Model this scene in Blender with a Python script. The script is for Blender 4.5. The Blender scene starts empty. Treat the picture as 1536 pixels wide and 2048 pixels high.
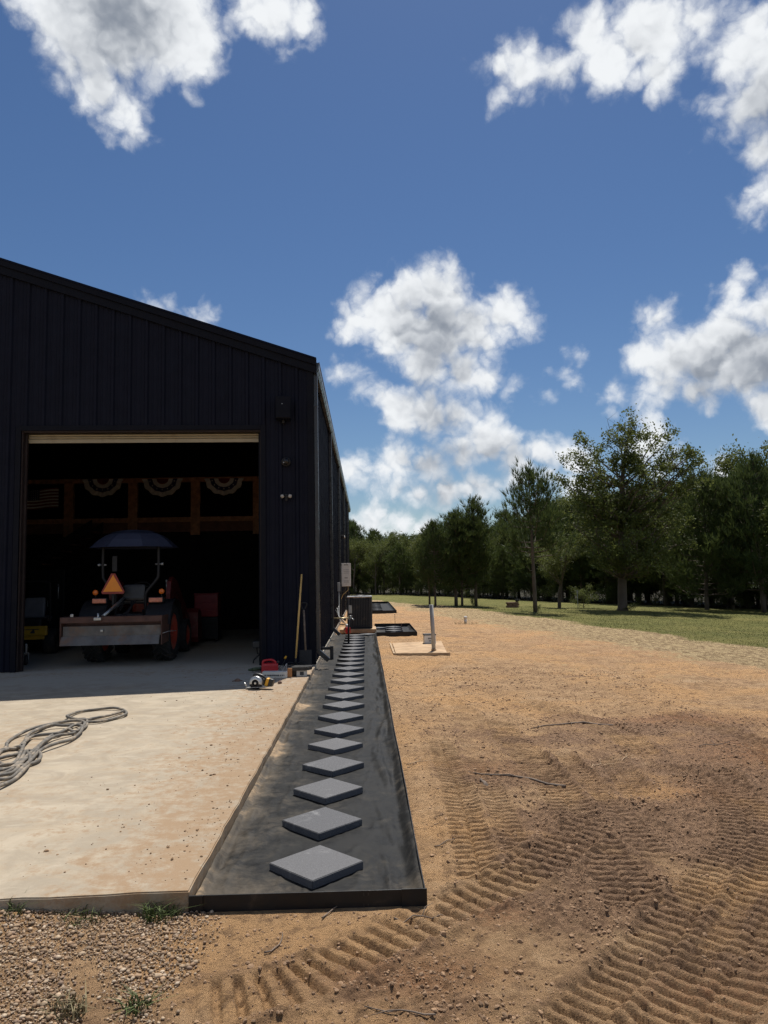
import bpy, bmesh, math, random
import numpy as np
from mathutils import Vector, Matrix

# ------------------------------------------------------------------ camera
scene = bpy.context.scene
COL = scene.collection
YAW, PITCH, ROLL, EYE = .0274, .0871, .0186, 1.6491
cam_data = bpy.data.cameras.new('camera')
cam_data.sensor_fit = 'VERTICAL'; cam_data.sensor_height = 36.0
cam_data.lens = 1464.7 / 2048 * 36.0
cam_data.clip_start = .05; cam_data.clip_end = 6000
camera = bpy.data.objects.new('camera', cam_data); COL.objects.link(camera)
cy, sy, cp, sp, cr, sr = math.cos(YAW), math.sin(YAW), math.cos(PITCH), math.sin(PITCH), math.cos(ROLL), math.sin(ROLL)
_R = Vector((cy, -sy, 0)); _F = Vector((sy*cp, cy*cp, sp)); _U = Vector((-sy*sp, -cy*sp, cp))
_r = _R*cr - _U*sr; _u = _R*sr + _U*cr
camera.matrix_world = Matrix(((_r.x, _u.x, -_F.x, 0), (_r.y, _u.y, -_F.y, 0), (_r.z, _u.z, -_F.z, EYE), (0, 0, 0, 1)))
scene.camera = camera

# ------------------------------------------------------------------ exposure, render settings
scene.view_settings.view_transform = 'Standard'; scene.view_settings.look = 'None'
scene.view_settings.gamma = 1; scene.view_settings.use_curve_mapping = False
scene.view_settings.exposure = 0.3
scene.render.engine = 'CYCLES'
scene.cycles.use_denoising = True; scene.cycles.denoising_prefilter = 'NONE'
scene.cycles.max_bounces = 8; scene.cycles.diffuse_bounces = 4; scene.cycles.glossy_bounces = 3
scene.cycles.transmission_bounces = 6; scene.cycles.transparent_max_bounces = 8
scene.cycles.sample_clamp_indirect = 6.0

# ------------------------------------------------------------------ sun and sky
SUN = Vector((.11, .467, 1.0)).normalized()          # towards the sun
SUN_EL = math.asin(SUN.z); SUN_AZ = math.atan2(SUN.x, SUN.y)
sun_data = bpy.data.lights.new('sun', 'SUN'); sun_data.energy = 4.4; sun_data.angle = math.radians(.53)
sun_data.color = (1.0, .955, .88)
sun = bpy.data.objects.new('sun', sun_data); COL.objects.link(sun)
sun.rotation_euler = (-SUN).to_track_quat('-Z', 'Y').to_euler(); sun.location = (20, 60, 120)

world = bpy.data.worlds.new('World'); scene.world = world; world.use_nodes = True
WN, WL = world.node_tree.nodes, world.node_tree.links
WN.clear()
def wn(t, **kw):
    n = WN.new(t)
    for k, v in kw.items(): setattr(n, k, v)
    return n
def wset(sock, v):
    if hasattr(v, 'is_output'): WL.new(v, sock)
    else: sock.default_value = v
def wm(op, a, b=0.0, c=0.0, clamp=False):
    n = wn('ShaderNodeMath', operation=op, use_clamp=clamp)
    for s, v in zip(n.inputs, (a, b, c)): wset(s, v)
    return n.outputs[0]
def wv(op, a, b=(0, 0, 0), s=None):
    n = wn('ShaderNodeVectorMath', operation=op)
    wset(n.inputs[0], a); wset(n.inputs[1], b)
    if s is not None: wset(n.inputs['Scale'], s)
    return n.outputs['Value'] if op in ('DISTANCE', 'DOT_PRODUCT', 'LENGTH') else n.outputs[0]
def wnoise(vec, scale, detail=6, rough=.55, dist=0.0, lac=2.0):
    n = wn('ShaderNodeTexNoise'); n.noise_dimensions = '3D'
    wset(n.inputs['Vector'], vec); n.inputs['Scale'].default_value = scale
    n.inputs['Detail'].default_value = detail; n.inputs['Roughness'].default_value = rough
    n.inputs['Distortion'].default_value = dist; n.inputs['Lacunarity'].default_value = lac
    return n
def wramp(x, lo, hi, a=0.0, b=1.0, smooth=True):
    n = wn('ShaderNodeMapRange', clamp=True, interpolation_type='SMOOTHSTEP' if smooth else 'LINEAR')
    wset(n.inputs['Value'], x)
    for k, v in zip(('From Min', 'From Max', 'To Min', 'To Max'), (lo, hi, a, b)): n.inputs[k].default_value = v
    return n.outputs[0]
SKY_STRENGTH = .059
nish = wn('ShaderNodeTexSky', sky_type='NISHITA'); nish.sun_disc = False
nish.sun_elevation = SUN_EL; nish.sun_rotation = SUN_AZ
nish.altitude = 200; nish.air_density = 1.0; nish.dust_density = .25; nish.ozone_density = 3.0
V = wv('NORMALIZE', wn('ShaderNodeTexCoord').outputs['Generated'])
n1 = wnoise(V, 11, 3, .5); n2 = wnoise(V, 42, 5, .62)
W = wv('ADD', V, wv('SCALE', wv('SUBTRACT', n1.outputs['Color'], (.5, .5, .5)), s=.018))
W = wv('ADD', W, wv('SCALE', wv('SUBTRACT', n2.outputs['Color'], (.5, .5, .5)), s=.016))
# cumulus banks: (direction x, y, z, angular radius)
CUMULUS = [(-.308,.735,.604,.053),(-.26,.749,.609,.065),(-.21,.761,.614,.056),(-.174,.772,.611,.033),(-.311,.765,.564,.028),(-.288,.785,.549,.034),(-.271,.8,.535,.028),(-.261,.815,.518,.02),(-.29,.756,.586,.045),(-.23,.775,.589,.039),(-.183,.788,.587,.021),(-.343,.72,.603,.023),(-.194,.798,.57,.013),
 (-.096,.769,.632,.036),(-.063,.777,.627,.025),(-.116,.759,.641,.03),(-.086,.781,.618,.021),
 (.168,.793,.585,.02),(.194,.795,.574,.026),(.224,.787,.574,.025),(.259,.757,.6,.033),(.289,.765,.576,.033),(.316,.744,.589,.045),(.333,.764,.552,.028),(.367,.724,.585,.031),(.411,.731,.545,.036),(.428,.746,.51,.037),(.402,.76,.511,.021),(.451,.763,.463,.028),(.417,.707,.571,.028),(.459,.781,.423,.02),(.45,.724,.523,.052),(.173,.81,.56,.012),
 (.071,.925,.374,.029),(.107,.925,.364,.038),(.025,.937,.349,.036),(-.006,.941,.337,.026),(.052,.942,.33,.049),(.104,.941,.322,.049),(.146,.934,.326,.039),(.188,.924,.333,.035),(.207,.924,.322,.022),(.166,.939,.301,.029),(.085,.954,.286,.04),(.138,.954,.265,.034),(.174,.951,.257,.022),(.041,.953,.3,.024),(-.026,.962,.271,.02),(.001,.967,.253,.02),(.027,.97,.243,.02),(.051,.973,.226,.028),(.091,.972,.215,.034),(.131,.968,.214,.032),(.174,.962,.209,.017),
 (.047,.986,.16,.026),(.091,.984,.153,.028),(.138,.977,.164,.03),(.174,.969,.173,.03),(.207,.966,.155,.03),(.235,.958,.163,.02),(.254,.956,.146,.02),(.276,.951,.141,.026),(-.022,.99,.141,.026),(-.003,.992,.124,.016),(.043,.992,.117,.016),(.077,.991,.112,.022),(.117,.986,.115,.024),(.157,.98,.12,.023),(.285,.951,.118,.026),(.015,.997,.073,.027),(.049,.997,.065,.022),(.079,.995,.063,.02),(-.016,.997,.07,.02),
 (.371,.875,.31,.02),(.357,.895,.268,.027),(.39,.882,.264,.037),(.427,.868,.253,.043),(.466,.847,.256,.05),(.48,.823,.302,.035),(.45,.832,.324,.02),(.376,.896,.236,.028),(.419,.881,.222,.025),(.488,.849,.201,.025),(.439,.849,.294,.023),(.458,.821,.341,.012),
 (.27,.927,.261,.013),(.28,.928,.246,.01),(.247,.941,.233,.006),(.322,.916,.239,.007),(-.26,.908,.328,.028),(-.207,.923,.326,.015),(.444,.887,.126,.023),(.361,.918,.161,.037)]
CORES = [(-.257,.754,.605,.042),(-.287,.765,.576,.025),(.098,.939,.329,.036),(.111,.948,.298,.033),(.085,.965,.248,.02),(.105,.974,.202,.027),(.118,.983,.142,.027),(.184,.972,.146,.023),(.429,.875,.227,.041),(.477,.847,.237,.039),(.091,.985,.149,.02),(.104,.989,.108,.02),(.449,.746,.492,.025)]
def field(blobs, k, vec):
    f = None
    for (x, y, z, r) in blobs:
        d = wm('SUBTRACT', r, wv('DISTANCE', vec, (x, y, z)))
        f = d if f is None else wm('SMOOTH_MAX', f, d, k)
    return f
F = wm('DIVIDE', field(CUMULUS, .014, W), .025)
# unseen cumulus outside the view, its cover raised to add fill light
sep = wn('ShaderNodeSeparateXYZ'); WL.new(V, sep.inputs[0])
flat = wv('SCALE', V, s=wm('DIVIDE', 1.0, wm('ADD', wm('MAXIMUM', sep.outputs['Z'], 0.0), .18)))
gen = wnoise(flat, 1.7, 5, .55)
outside = wramp(wv('DOT_PRODUCT', V, (.03, .96, .27)), .80, .70)
G = wm('ADD', wm('MULTIPLY', wm('SUBTRACT', gen.outputs[0], .53), 9.0), wm('MULTIPLY', wm('SUBTRACT', outside, 1.0), 9.0))
F = wm('MAXIMUM', F, wm('MINIMUM', G, 1.2))
def billow(vec):
    s = None
    for sc, am in ((17, .55), (37, .30), (80, .15)):
        q = wm('MULTIPLY', wm('ABSOLUTE', wm('SUBTRACT', wnoise(vec, sc, 0, .5).outputs[0], .5)), am*4)
        s = q if s is None else wm('ADD', s, q)
    return s
fb = wnoise(W, 21, 11, .66, .25)
puff = billow(W)
puff_up = billow(wv('ADD', W, (SUN.x*.010, SUN.y*.004, .010)))
soft = wnoise(V, 9, 4, .55, .2)
D = wm('ADD', F, wm('MULTIPLY', wm('SUBTRACT', fb.outputs[0], .5), 1.9))
D = wm('ADD', D, wm('MULTIPLY', wm('SUBTRACT', puff, .42), 1.15))
D = wm('ADD', D, .16)
alpha = wramp(D, -.32, 1.15)
alpha = wm('POWER', alpha, 1.15)
alpha = wm('MULTIPLY', alpha, wramp(sep.outputs['Z'], -.02, .03))
core = wramp(wm('ADD', wm('DIVIDE', field(CORES, .03, W), .035), wm('MULTIPLY', wm('SUBTRACT', fb.outputs[0], .5), .8)), -1.6, 1.1)
thick = wramp(wm('ADD', F, wm('MULTIPLY', wm('SUBTRACT', soft.outputs[0], .5), 2.0)), .3, 2.6)
relief = wm('MULTIPLY', wm('SUBTRACT', puff, puff_up), .40)
fine = wm('MULTIPLY', wm('SUBTRACT', fb.outputs[0], .5), .22)
light = wm('SUBTRACT', 1.0, wm('MULTIPLY', core, .50))
light = wm('SUBTRACT', light, wm('MULTIPLY', thick, .20))
light = wm('ADD', wm('ADD', light, relief), fine)
light = wramp(light, .15, 1.08)
ccol = wn('ShaderNodeMix', data_type='RGBA')
WL.new(light, ccol.inputs['Factor'])
ccol.inputs['A'].default_value = (.25, .285, .345, 1); ccol.inputs['B'].default_value = (.90, .925, .95, 1)
hs = wn('ShaderNodeHueSaturation'); hs.inputs['Saturation'].default_value = 1.16; hs.inputs['Hue'].default_value = .504; hs.inputs['Value'].default_value = 1.0
WL.new(nish.outputs[0], hs.inputs['Color'])
bg1 = wn('ShaderNodeBackground'); WL.new(hs.outputs[0], bg1.inputs[0]); bg1.inputs[1].default_value = SKY_STRENGTH
bg2 = wn('ShaderNodeBackground'); WL.new(ccol.outputs['Result'], bg2.inputs[0]); bg2.inputs[1].default_value = .80
mixs = wn('ShaderNodeMixShader'); WL.new(alpha, mixs.inputs[0]); WL.new(bg1.outputs[0], mixs.inputs[1]); WL.new(bg2.outputs[0], mixs.inputs[2])
WL.new(mixs.outputs[0], wn('ShaderNodeOutputWorld').inputs[0])
world.cycles.sampling_method = 'MANUAL'; world.cycles.sample_map_resolution = 512

# ------------------------------------------------------------------ helpers
rng = random.Random(7)
nr = np.random.default_rng(7)
def tag(o, label=None, cat=None, group=None, kind=None):
    if label: o['label'] = label
    if cat: o['category'] = cat
    if group: o['group'] = group
    if kind: o['kind'] = kind
    return o
def link(name, mesh, parent=None, loc=None, rot=None):
    o = bpy.data.objects.new(name, mesh); COL.objects.link(o)
    if parent: o.parent = parent
    if loc: o.location = loc
    if rot: o.rotation_euler = rot
    return o
def empty(name, loc=(0, 0, 0), rz=0.0, label=None, cat=None, group=None):
    o = bpy.data.objects.new(name, None); COL.objects.link(o)
    o.location = loc; o.rotation_euler = (0, 0, rz); o.empty_display_size = .1
    return tag(o, label, cat, group)
def np_mesh(name, co, faces, smooth=True, attrs=None, mat=None):
    """co (n,3), faces (m,k) arrays -> mesh, fast"""
    me = bpy.data.meshes.new(name)
    co = np.asarray(co, np.float32); faces = np.asarray(faces, np.int32)
    k = faces.shape[1]
    me.vertices.add(len(co)); me.vertices.foreach_set('co', co.ravel())
    me.loops.add(faces.size); me.loops.foreach_set('vertex_index', faces.ravel())
    me.polygons.add(len(faces))
    me.polygons.foreach_set('loop_start', np.arange(0, faces.size, k, dtype=np.int32))
    me.polygons.foreach_set('loop_total', np.full(len(faces), k, np.int32))
    me.polygons.foreach_set('use_smooth', np.full(len(faces), smooth, bool))
    for n, a in (attrs or {}).items():
        a = np.asarray(a, np.float32)
        if a.ndim == 1:
            at = me.attributes.new(n, 'FLOAT', 'POINT'); at.data.foreach_set('value', a)
        else:
            at = me.attributes.new(n, 'FLOAT_COLOR', 'POINT')
            at.data.foreach_set('color', np.concatenate([a, np.ones((len(a), 1), np.float32)], 1).ravel())
    me.update(calc_edges=True)
    if mat: me.materials.append(mat)
    return me
class MB:
    """collects shapes, then builds ONE mesh object"""
    def __init__(s): s.v = []; s.f = []; s.sm = []; s.M = Matrix.Identity(4)
    def _add(s, vs, fs, smooth=False):
        b = len(s.v); s.v += [tuple(s.M @ Vector(v)) for v in vs]
        s.f += [tuple(b+i for i in f) for f in fs]; s.sm += [smooth]*len(fs); return s
    def box(s, c, d, rot=None, taper=1.0):
        hx, hy, hz = d[0]/2, d[1]/2, d[2]/2; C = Vector(c); R = rot or Matrix.Identity(3)
        vs = []
        for z in (-1, 1):
            t = taper if z > 0 else 1
            for x, y in ((-1, -1), (1, -1), (1, 1), (-1, 1)): vs.append(C + R @ Vector((x*hx*t, y*hy*t, z*hz)))
        return s._add(vs, [(3, 2, 1, 0), (4, 5, 6, 7), (0, 1, 5, 4), (1, 2, 6, 5), (2, 3, 7, 6), (3, 0, 4, 7)])
    def bb(s, x0, x1, y0, y1, z0, z1): return s.box(((x0+x1)/2, (y0+y1)/2, (z0+z1)/2), (x1-x0, y1-y0, z1-z0))
    def cbox(s, c, d, b=.01, rot=None):
        """box with chamfered edges (24 verts)"""
        C = Vector(c); R = rot or Matrix.Identity(3); h = [q/2 for q in d]; b = min(b, min(h)*.9)
        bm = bmesh.new(); bmesh.ops.create_cube(bm, size=1.0)
        for v in bm.verts: v.co = Vector((v.co.x*d[0], v.co.y*d[1], v.co.z*d[2]))
        bmesh.ops.bevel(bm, geom=bm.edges[:], offset=b, segments=2, profile=.6, affect='EDGES')
        bm.verts.index_update()
        s._add([C + R @ v.co for v in bm.verts], [[v.index for v in f.verts] for f in bm.faces]); bm.free(); return s
    def tube(s, pts, r, n=8, cap=True, smooth=True):
        pts = [Vector(p) for p in pts]; m = len(pts)
        rr = r if isinstance(r, (list, tuple)) else [r]*m
        vs = []; up = None
        for i, p in enumerate(pts):
            t = (pts[min(i+1, m-1)] - pts[max(i-1, 0)])
            t = t.normalized() if t.length > 1e-9 else Vector((0, 0, 1))
            if up is None:
                a = Vector((0, 0, 1)) if abs(t.z) < .9 else Vector((1, 0, 0)); up = (a - t*a.dot(t)).normalized()
            else:
                up = up - t*up.dot(t); up = up.normalized() if up.length > 1e-6 else t.orthogonal().normalized()
            w = t.cross(up)
            for k in range(n):
                a = 2*math.pi*k/n; vs.append(p + (up*math.cos(a) + w*math.sin(a))*rr[i])
        fs = [(i*n+k, i*n+(k+1) % n, (i+1)*n+(k+1) % n, (i+1)*n+k) for i in range(m-1) for k in range(n)]
        s._add(vs, fs, smooth)
        if cap:
            b = len(s.v)-len(vs)
            s.f += [tuple(b+k for k in reversed(range(n))), tuple(b+(m-1)*n+k for k in range(n))]; s.sm += [False]*2
        return s
    def cyl(s, a, b, r, n=16, r2=None): return s.tube([a, b], [r, r if r2 is None else r2], n)
    def lathe(s, prof, axis='Z', n=24, c=(0, 0, 0), smooth=True, caps=True):
        """prof: list of (radius, height) along axis"""
        C = Vector(c); vs = []
        for (r, h) in prof:
            for k in range(n):
                a = 2*math.pi*k/n; p = (r*math.cos(a), r*math.sin(a), h)
                if axis == 'X': p = (p[2], p[0], p[1])
                elif axis == 'Y': p = (p[1], p[2], p[0])
                vs.append(C + Vector(p))
        m = len(prof)
        s._add(vs, [(i*n+k, i*n+(k+1) % n, (i+1)*n+(k+1) % n, (i+1)*n+k) for i in range(m-1) for k in range(n)], smooth)
        if caps:
            b = len(s.v)-len(vs)
            s.f += [tuple(b+k for k in reversed(range(n))), tuple(b+(m-1)*n+k for k in range(n))]; s.sm += [False]*2
        return s
    def prism(s, poly, axis, a, b):
        """poly of 2-D points extruded along axis from a to b"""
        def P(u, v, w): return {'X': (w, u, v), 'Y': (u, w, v), 'Z': (u, v, w)}[axis]
        n = len(poly); vs = [P(u, v, a) for u, v in poly] + [P(u, v, b) for u, v in poly]
        return s._add(vs, [tuple(reversed(range(n))), tuple(range(n, 2*n))] + [(i, (i+1) % n, n+(i+1) % n, n+i) for i in range(n)])
    def grid(s, P, smooth=True):
        r, c = len(P), len(P[0])
        return s._add([p for row in P for p in row], [(i*c+j, i*c+j+1, (i+1)*c+j+1, (i+1)*c+j) for i in range(r-1) for j in range(c-1)], smooth)
    def build(s, name, mat, parent=None, loc=None, rot=None, recalc=True):
        me = bpy.data.meshes.new(name); me.from_pydata(s.v, [], s.f)
        me.polygons.foreach_set('use_smooth', s.sm)
        if recalc:
            bm = bmesh.new(); bm.from_mesh(me); bmesh.ops.recalc_face_normals(bm, faces=bm.faces[:]); bm.to_mesh(me); bm.free()
        me.materials.append(mat); me.update()
        return link(name, me, parent, loc, rot)
def RZ(a): return Matrix.Rotation(a, 3, 'Z')
def RX(a): return Matrix.Rotation(a, 3, 'X')
def RY(a): return Matrix.Rotation(a, 3, 'Y')
def copy_tree(o, parent=None):
    c = o.copy(); COL.objects.link(c); c.parent = parent
    for ch in o.children: copy_tree(ch, c)
    return c
def catmull(pts, per=8, closed=False):
    P = [Vector(p) for p in pts]; out = []; n = len(P)
    rngi = range(n if closed else n-1)
    for i in rngi:
        if closed: a, b, c, d = P[(i-1) % n], P[i], P[(i+1) % n], P[(i+2) % n]
        else: a, b, c, d = P[max(i-1, 0)], P[i], P[i+1], P[min(i+2, n-1)]
        for k in range(per):
            t = k/per; out.append(.5*((2*b) + (c-a)*t + (2*a-5*b+4*c-d)*t*t + (3*b-a-3*c+d)*t**3))
    out.append(P[0] if closed else P[-1]); return out

# numpy gradient noise
def _perm(seed): return np.random.default_rng(seed).permutation(512)
def pnoise(x, y, seed=0):
    p = _perm(seed); xi = np.floor(x).astype(np.int64); yi = np.floor(y).astype(np.int64); xf = x-xi; yf = y-yi
    def g(i, j, dx, dy):
        h = p[(p[i & 511] + j) & 511] * (2*np.pi/512); return np.cos(h)*dx + np.sin(h)*dy
    u = xf*xf*xf*(xf*(xf*6-15)+10); v = yf*yf*yf*(yf*(yf*6-15)+10)
    a = g(xi, yi, xf, yf); b = g(xi+1, yi, xf-1, yf); c = g(xi, yi+1, xf, yf-1); d = g(xi+1, yi+1, xf-1, yf-1)
    return (a+(b-a)*u) + ((c+(d-c)*u) - (a+(b-a)*u))*v
def fbm(x, y, oct=4, gain=.5, seed=0, ridge=False):
    s = np.zeros_like(x); a = 1.0; f = 1.0
    for i in range(oct):
        n = pnoise(x*f, y*f, seed+i*17); s += a*((.5-np.abs(n)*1.6) if ridge else n); a *= gain; f *= 2.03
    return s
def sstep(x, a, b):
    t = np.clip((x-a)/(b-a), 0, 1); return t*t*(3-2*t)

# ------------------------------------------------------------------ materials
def mat(name): 
    m = bpy.data.materials.new(name); m.use_nodes = True
    N = m.node_tree.nodes; return m, N, m.node_tree.links, N['Principled BSDF']
def nnoise(N, L, scale, detail=4, rough=.55, vec=None, dist=0):
    n = N.new('ShaderNodeTexNoise'); n.inputs['Scale'].default_value = scale; n.inputs['Detail'].default_value = detail
    n.inputs['Roughness'].default_value = rough; n.inputs['Distortion'].default_value = dist
    if vec is not None: L.new(vec, n.inputs['Vector'])
    return n.outputs['Fac']
def nmix(N, L, fac, a, b, mode='MIX'):
    n = N.new('ShaderNodeMix'); n.data_type = 'RGBA'; n.blend_type = mode
    for s, v in ((n.inputs['Factor'], fac), (n.inputs['A'], a), (n.inputs['B'], b)):
        if hasattr(v, 'is_output'): L.new(v, s)
        elif isinstance(v, (int, float)): s.default_value = v
        else: s.default_value = (*v, 1)
    return n.outputs['Result']
def nramp(N, L, x, lo, hi, a=0., b=1., smooth=True):
    n = N.new('ShaderNodeMapRange'); n.interpolation_type = 'SMOOTHSTEP' if smooth else 'LINEAR'
    if hasattr(x, 'is_output'): L.new(x, n.inputs['Value'])
    for k, v in zip(('From Min', 'From Max', 'To Min', 'To Max'), (lo, hi, a, b)): n.inputs[k].default_value = v
    return n.outputs[0]
def nmath(N, L, op, a, b=0.):
    n = N.new('ShaderNodeMath'); n.operation = op
    for s, v in zip(n.inputs, (a, b)):
        if hasattr(v, 'is_output'): L.new(v, s)
        else: s.default_value = v
    return n.outputs[0]
def nbump(N, L, h, strength, dist, normal=None):
    n = N.new('ShaderNodeBump'); n.inputs['Strength'].default_value = strength; n.inputs['Distance'].default_value = dist
    L.new(h, n.inputs['Height'])
    if normal is not None: L.new(normal, n.inputs['Normal'])
    return n.outputs[0]
def ncoord(N, kind='Object'): return N.new('ShaderNodeTexCoord').outputs[kind]
def npos(N): return N.new('ShaderNodeNewGeometry').outputs['Position']
def nattr(N, name):
    n = N.new('ShaderNodeAttribute'); n.attribute_name = name; return n
def simple(name, col, rough=.6, metal=0., var=.12, scale=9, bump=.0, bscale=60, spec=.5, dirt=None, dirt_amt=.4, dirt_scale=3, coat=0):
    m, N, L, B = mat(name)
    co = ncoord(N)
    f = nnoise(N, L, scale, 5, .6, co)
    a = tuple(c*(1-var) for c in col); b = tuple(min(1, c*(1+var)) for c in col)
    c = nmix(N, L, nramp(N, L, f, .3, .7), a, b)
    if dirt:
        d = nnoise(N, L, dirt_scale, 7, .68, co)
        c = nmix(N, L, nramp(N, L, d, .62-dirt_amt*.4, .82-dirt_amt*.3), c, dirt)
    L.new(c, B.inputs['Base Color'])
    r = nnoise(N, L, scale*2.3, 4, .6, co)
    L.new(nramp(N, L, r, .25, .75, max(0.02, rough-.1), min(1, rough+.12)), B.inputs['Roughness'])
    B.inputs['Metallic'].default_value = metal; B.inputs['Specular IOR Level'].default_value = spec
    if coat: B.inputs['Coat Weight'].default_value = coat; B.inputs['Coat Roughness'].default_value = .15
    if bump:
        h = nnoise(N, L, bscale, 5, .65, co); L.new(nbump(N, L, h, bump, .01), B.inputs['Normal'])
    return m

# --- ground: bare tan dirt, moist brown patches, straw, lawn, forest litter
def make_ground_mat():
    m, N, L, B = mat('bare_dirt_and_lawn')
    P = npos(N)
    big = nnoise(N, L, .55, 5, .6, P, .4); clump = nnoise(N, L, 11, 9, .74, P, .3); mid = nnoise(N, L, 3.2, 7, .68, P, .5); fine = nnoise(N, L, 26, 8, .72, P); grain = nnoise(N, L, 120, 6, .75, P)
    tan = nmix(N, L, nramp(N, L, mid, .34, .66), (.585, .375, .205), (.42, .26, .138))
    tan = nmix(N, L, nramp(N, L, big, .42, .62), tan, (.60, .355, .168))
    tan = nmix(N, L, nramp(N, L, fine, .56, .72, 0, .55), tan, (.23, .13, .066))
    tan = nmix(N, L, nramp(N, L, clump, .50, .62, 0, .72), tan, (.23, .138, .076))
    tan = nmix(N, L, nramp(N, L, clump, .44, .30, 0, .45), tan, (.64, .45, .275))
    sm_ = N.new('ShaderNodeMapping'); sm_.inputs['Rotation'].default_value = (0, 0, -.18); sm_.inputs['Scale'].default_value = (.45, 1.3, 1); L.new(P, sm_.inputs['Vector'])
    streak = nnoise(N, L, 1.9, 9, .72, sm_.outputs[0], .6)
    tan = nmix(N, L, nramp(N, L, streak, .52, .68, 0, .60), tan, (.30, .18, .098))
    tan = nmix(N, L, nramp(N, L, streak, .44, .30, 0, .5), tan, (.66, .47, .29))
    brown = nmix(N, L, nramp(N, L, fine, .34, .64), (.165, .092, .053), (.41, .25, .145))
    red = nmix(N, L, nramp(N, L, mid, .35, .6), (.34, .13, .055), (.44, .22, .10))
    moist = nattr(N, 'moist').outputs['Fac']; redm = nattr(N, 'red').outputs['Fac']
    mm = nmath(N, L, 'ADD', moist, nmath(N, L, 'MULTIPLY', nmath(N, L, 'SUBTRACT', mid, .5), 1.1))
    dirt = nmix(N, L, nramp(N, L, mm, .10, .75, 0, .95), tan, brown)
    dirt = nmix(N, L, nmath(N, L, 'MULTIPLY', redm, nramp(N, L, fine, .40, .62, .15, 1)), dirt, red)
    # light dry crumbs
    dirt = nmix(N, L, nramp(N, L, grain, .64, .80, 0, .5), dirt, (.64, .46, .285))
    # straw and stubble
    st = N.new('ShaderNodeMapping'); st.inputs['Scale'].default_value = (1, .45, 1); L.new(P, st.inputs['Vector'])
    sn = nnoise(N, L, 9, 9, .75, st.outputs[0]); sn2 = nnoise(N, L, 1.1, 5, .6, P)
    straw = nmix(N, L, nramp(N, L, sn, .40, .60), (.23, .155, .08), (.52, .385, .21))
    sm = nmath(N, L, 'ADD', nattr(N, 'straw').outputs['Fac'], nmath(N, L, 'MULTIPLY', nmath(N, L, 'SUBTRACT', sn, .5), 1.5))
    sm = nmath(N, L, 'ADD', sm, nmath(N, L, 'MULTIPLY', nmath(N, L, 'SUBTRACT', sn2, .5), .8))
    c = nmix(N, L, nramp(N, L, sm, .38, .80), dirt, straw)
    gn = nnoise(N, L, 5, 9, .74, P); gn2 = nnoise(N, L, .35, 4, .6, P)
    grass = nmix(N, L, nramp(N, L, gn, .34, .66), (.070, .076, .016), (.190, .180, .048))
    grass = nmix(N, L, nramp(N, L, gn2, .42, .66, 0, .6), grass, (.21, .185, .055))
    gm = nmath(N, L, 'ADD', nattr(N, 'grass').outputs['Fac'], nmath(N, L, 'MULTIPLY', nmath(N, L, 'SUBTRACT', gn, .5), 1.1))
    c = nmix(N, L, nramp(N, L, gm, .35, .68), c, grass)
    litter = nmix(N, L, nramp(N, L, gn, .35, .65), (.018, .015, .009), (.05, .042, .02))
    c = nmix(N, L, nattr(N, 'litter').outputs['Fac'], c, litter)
    L.new(c, B.inputs['Base Color'])
    L.new(nramp(N, L, moist, 0, 1, .95, .74), B.inputs['Roughness']); B.inputs['Specular IOR Level'].default_value = .22
    b0 = nbump(N, L, clump, 1.0, .07); b1 = nbump(N, L, fine, 1.0, .040, b0); b2 = nbump(N, L, grain, 1.0, .012, b1)
    L.new(b2, B.inputs['Normal'])
    return m
M = {}
M['ground'] = make_ground_mat()
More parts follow.
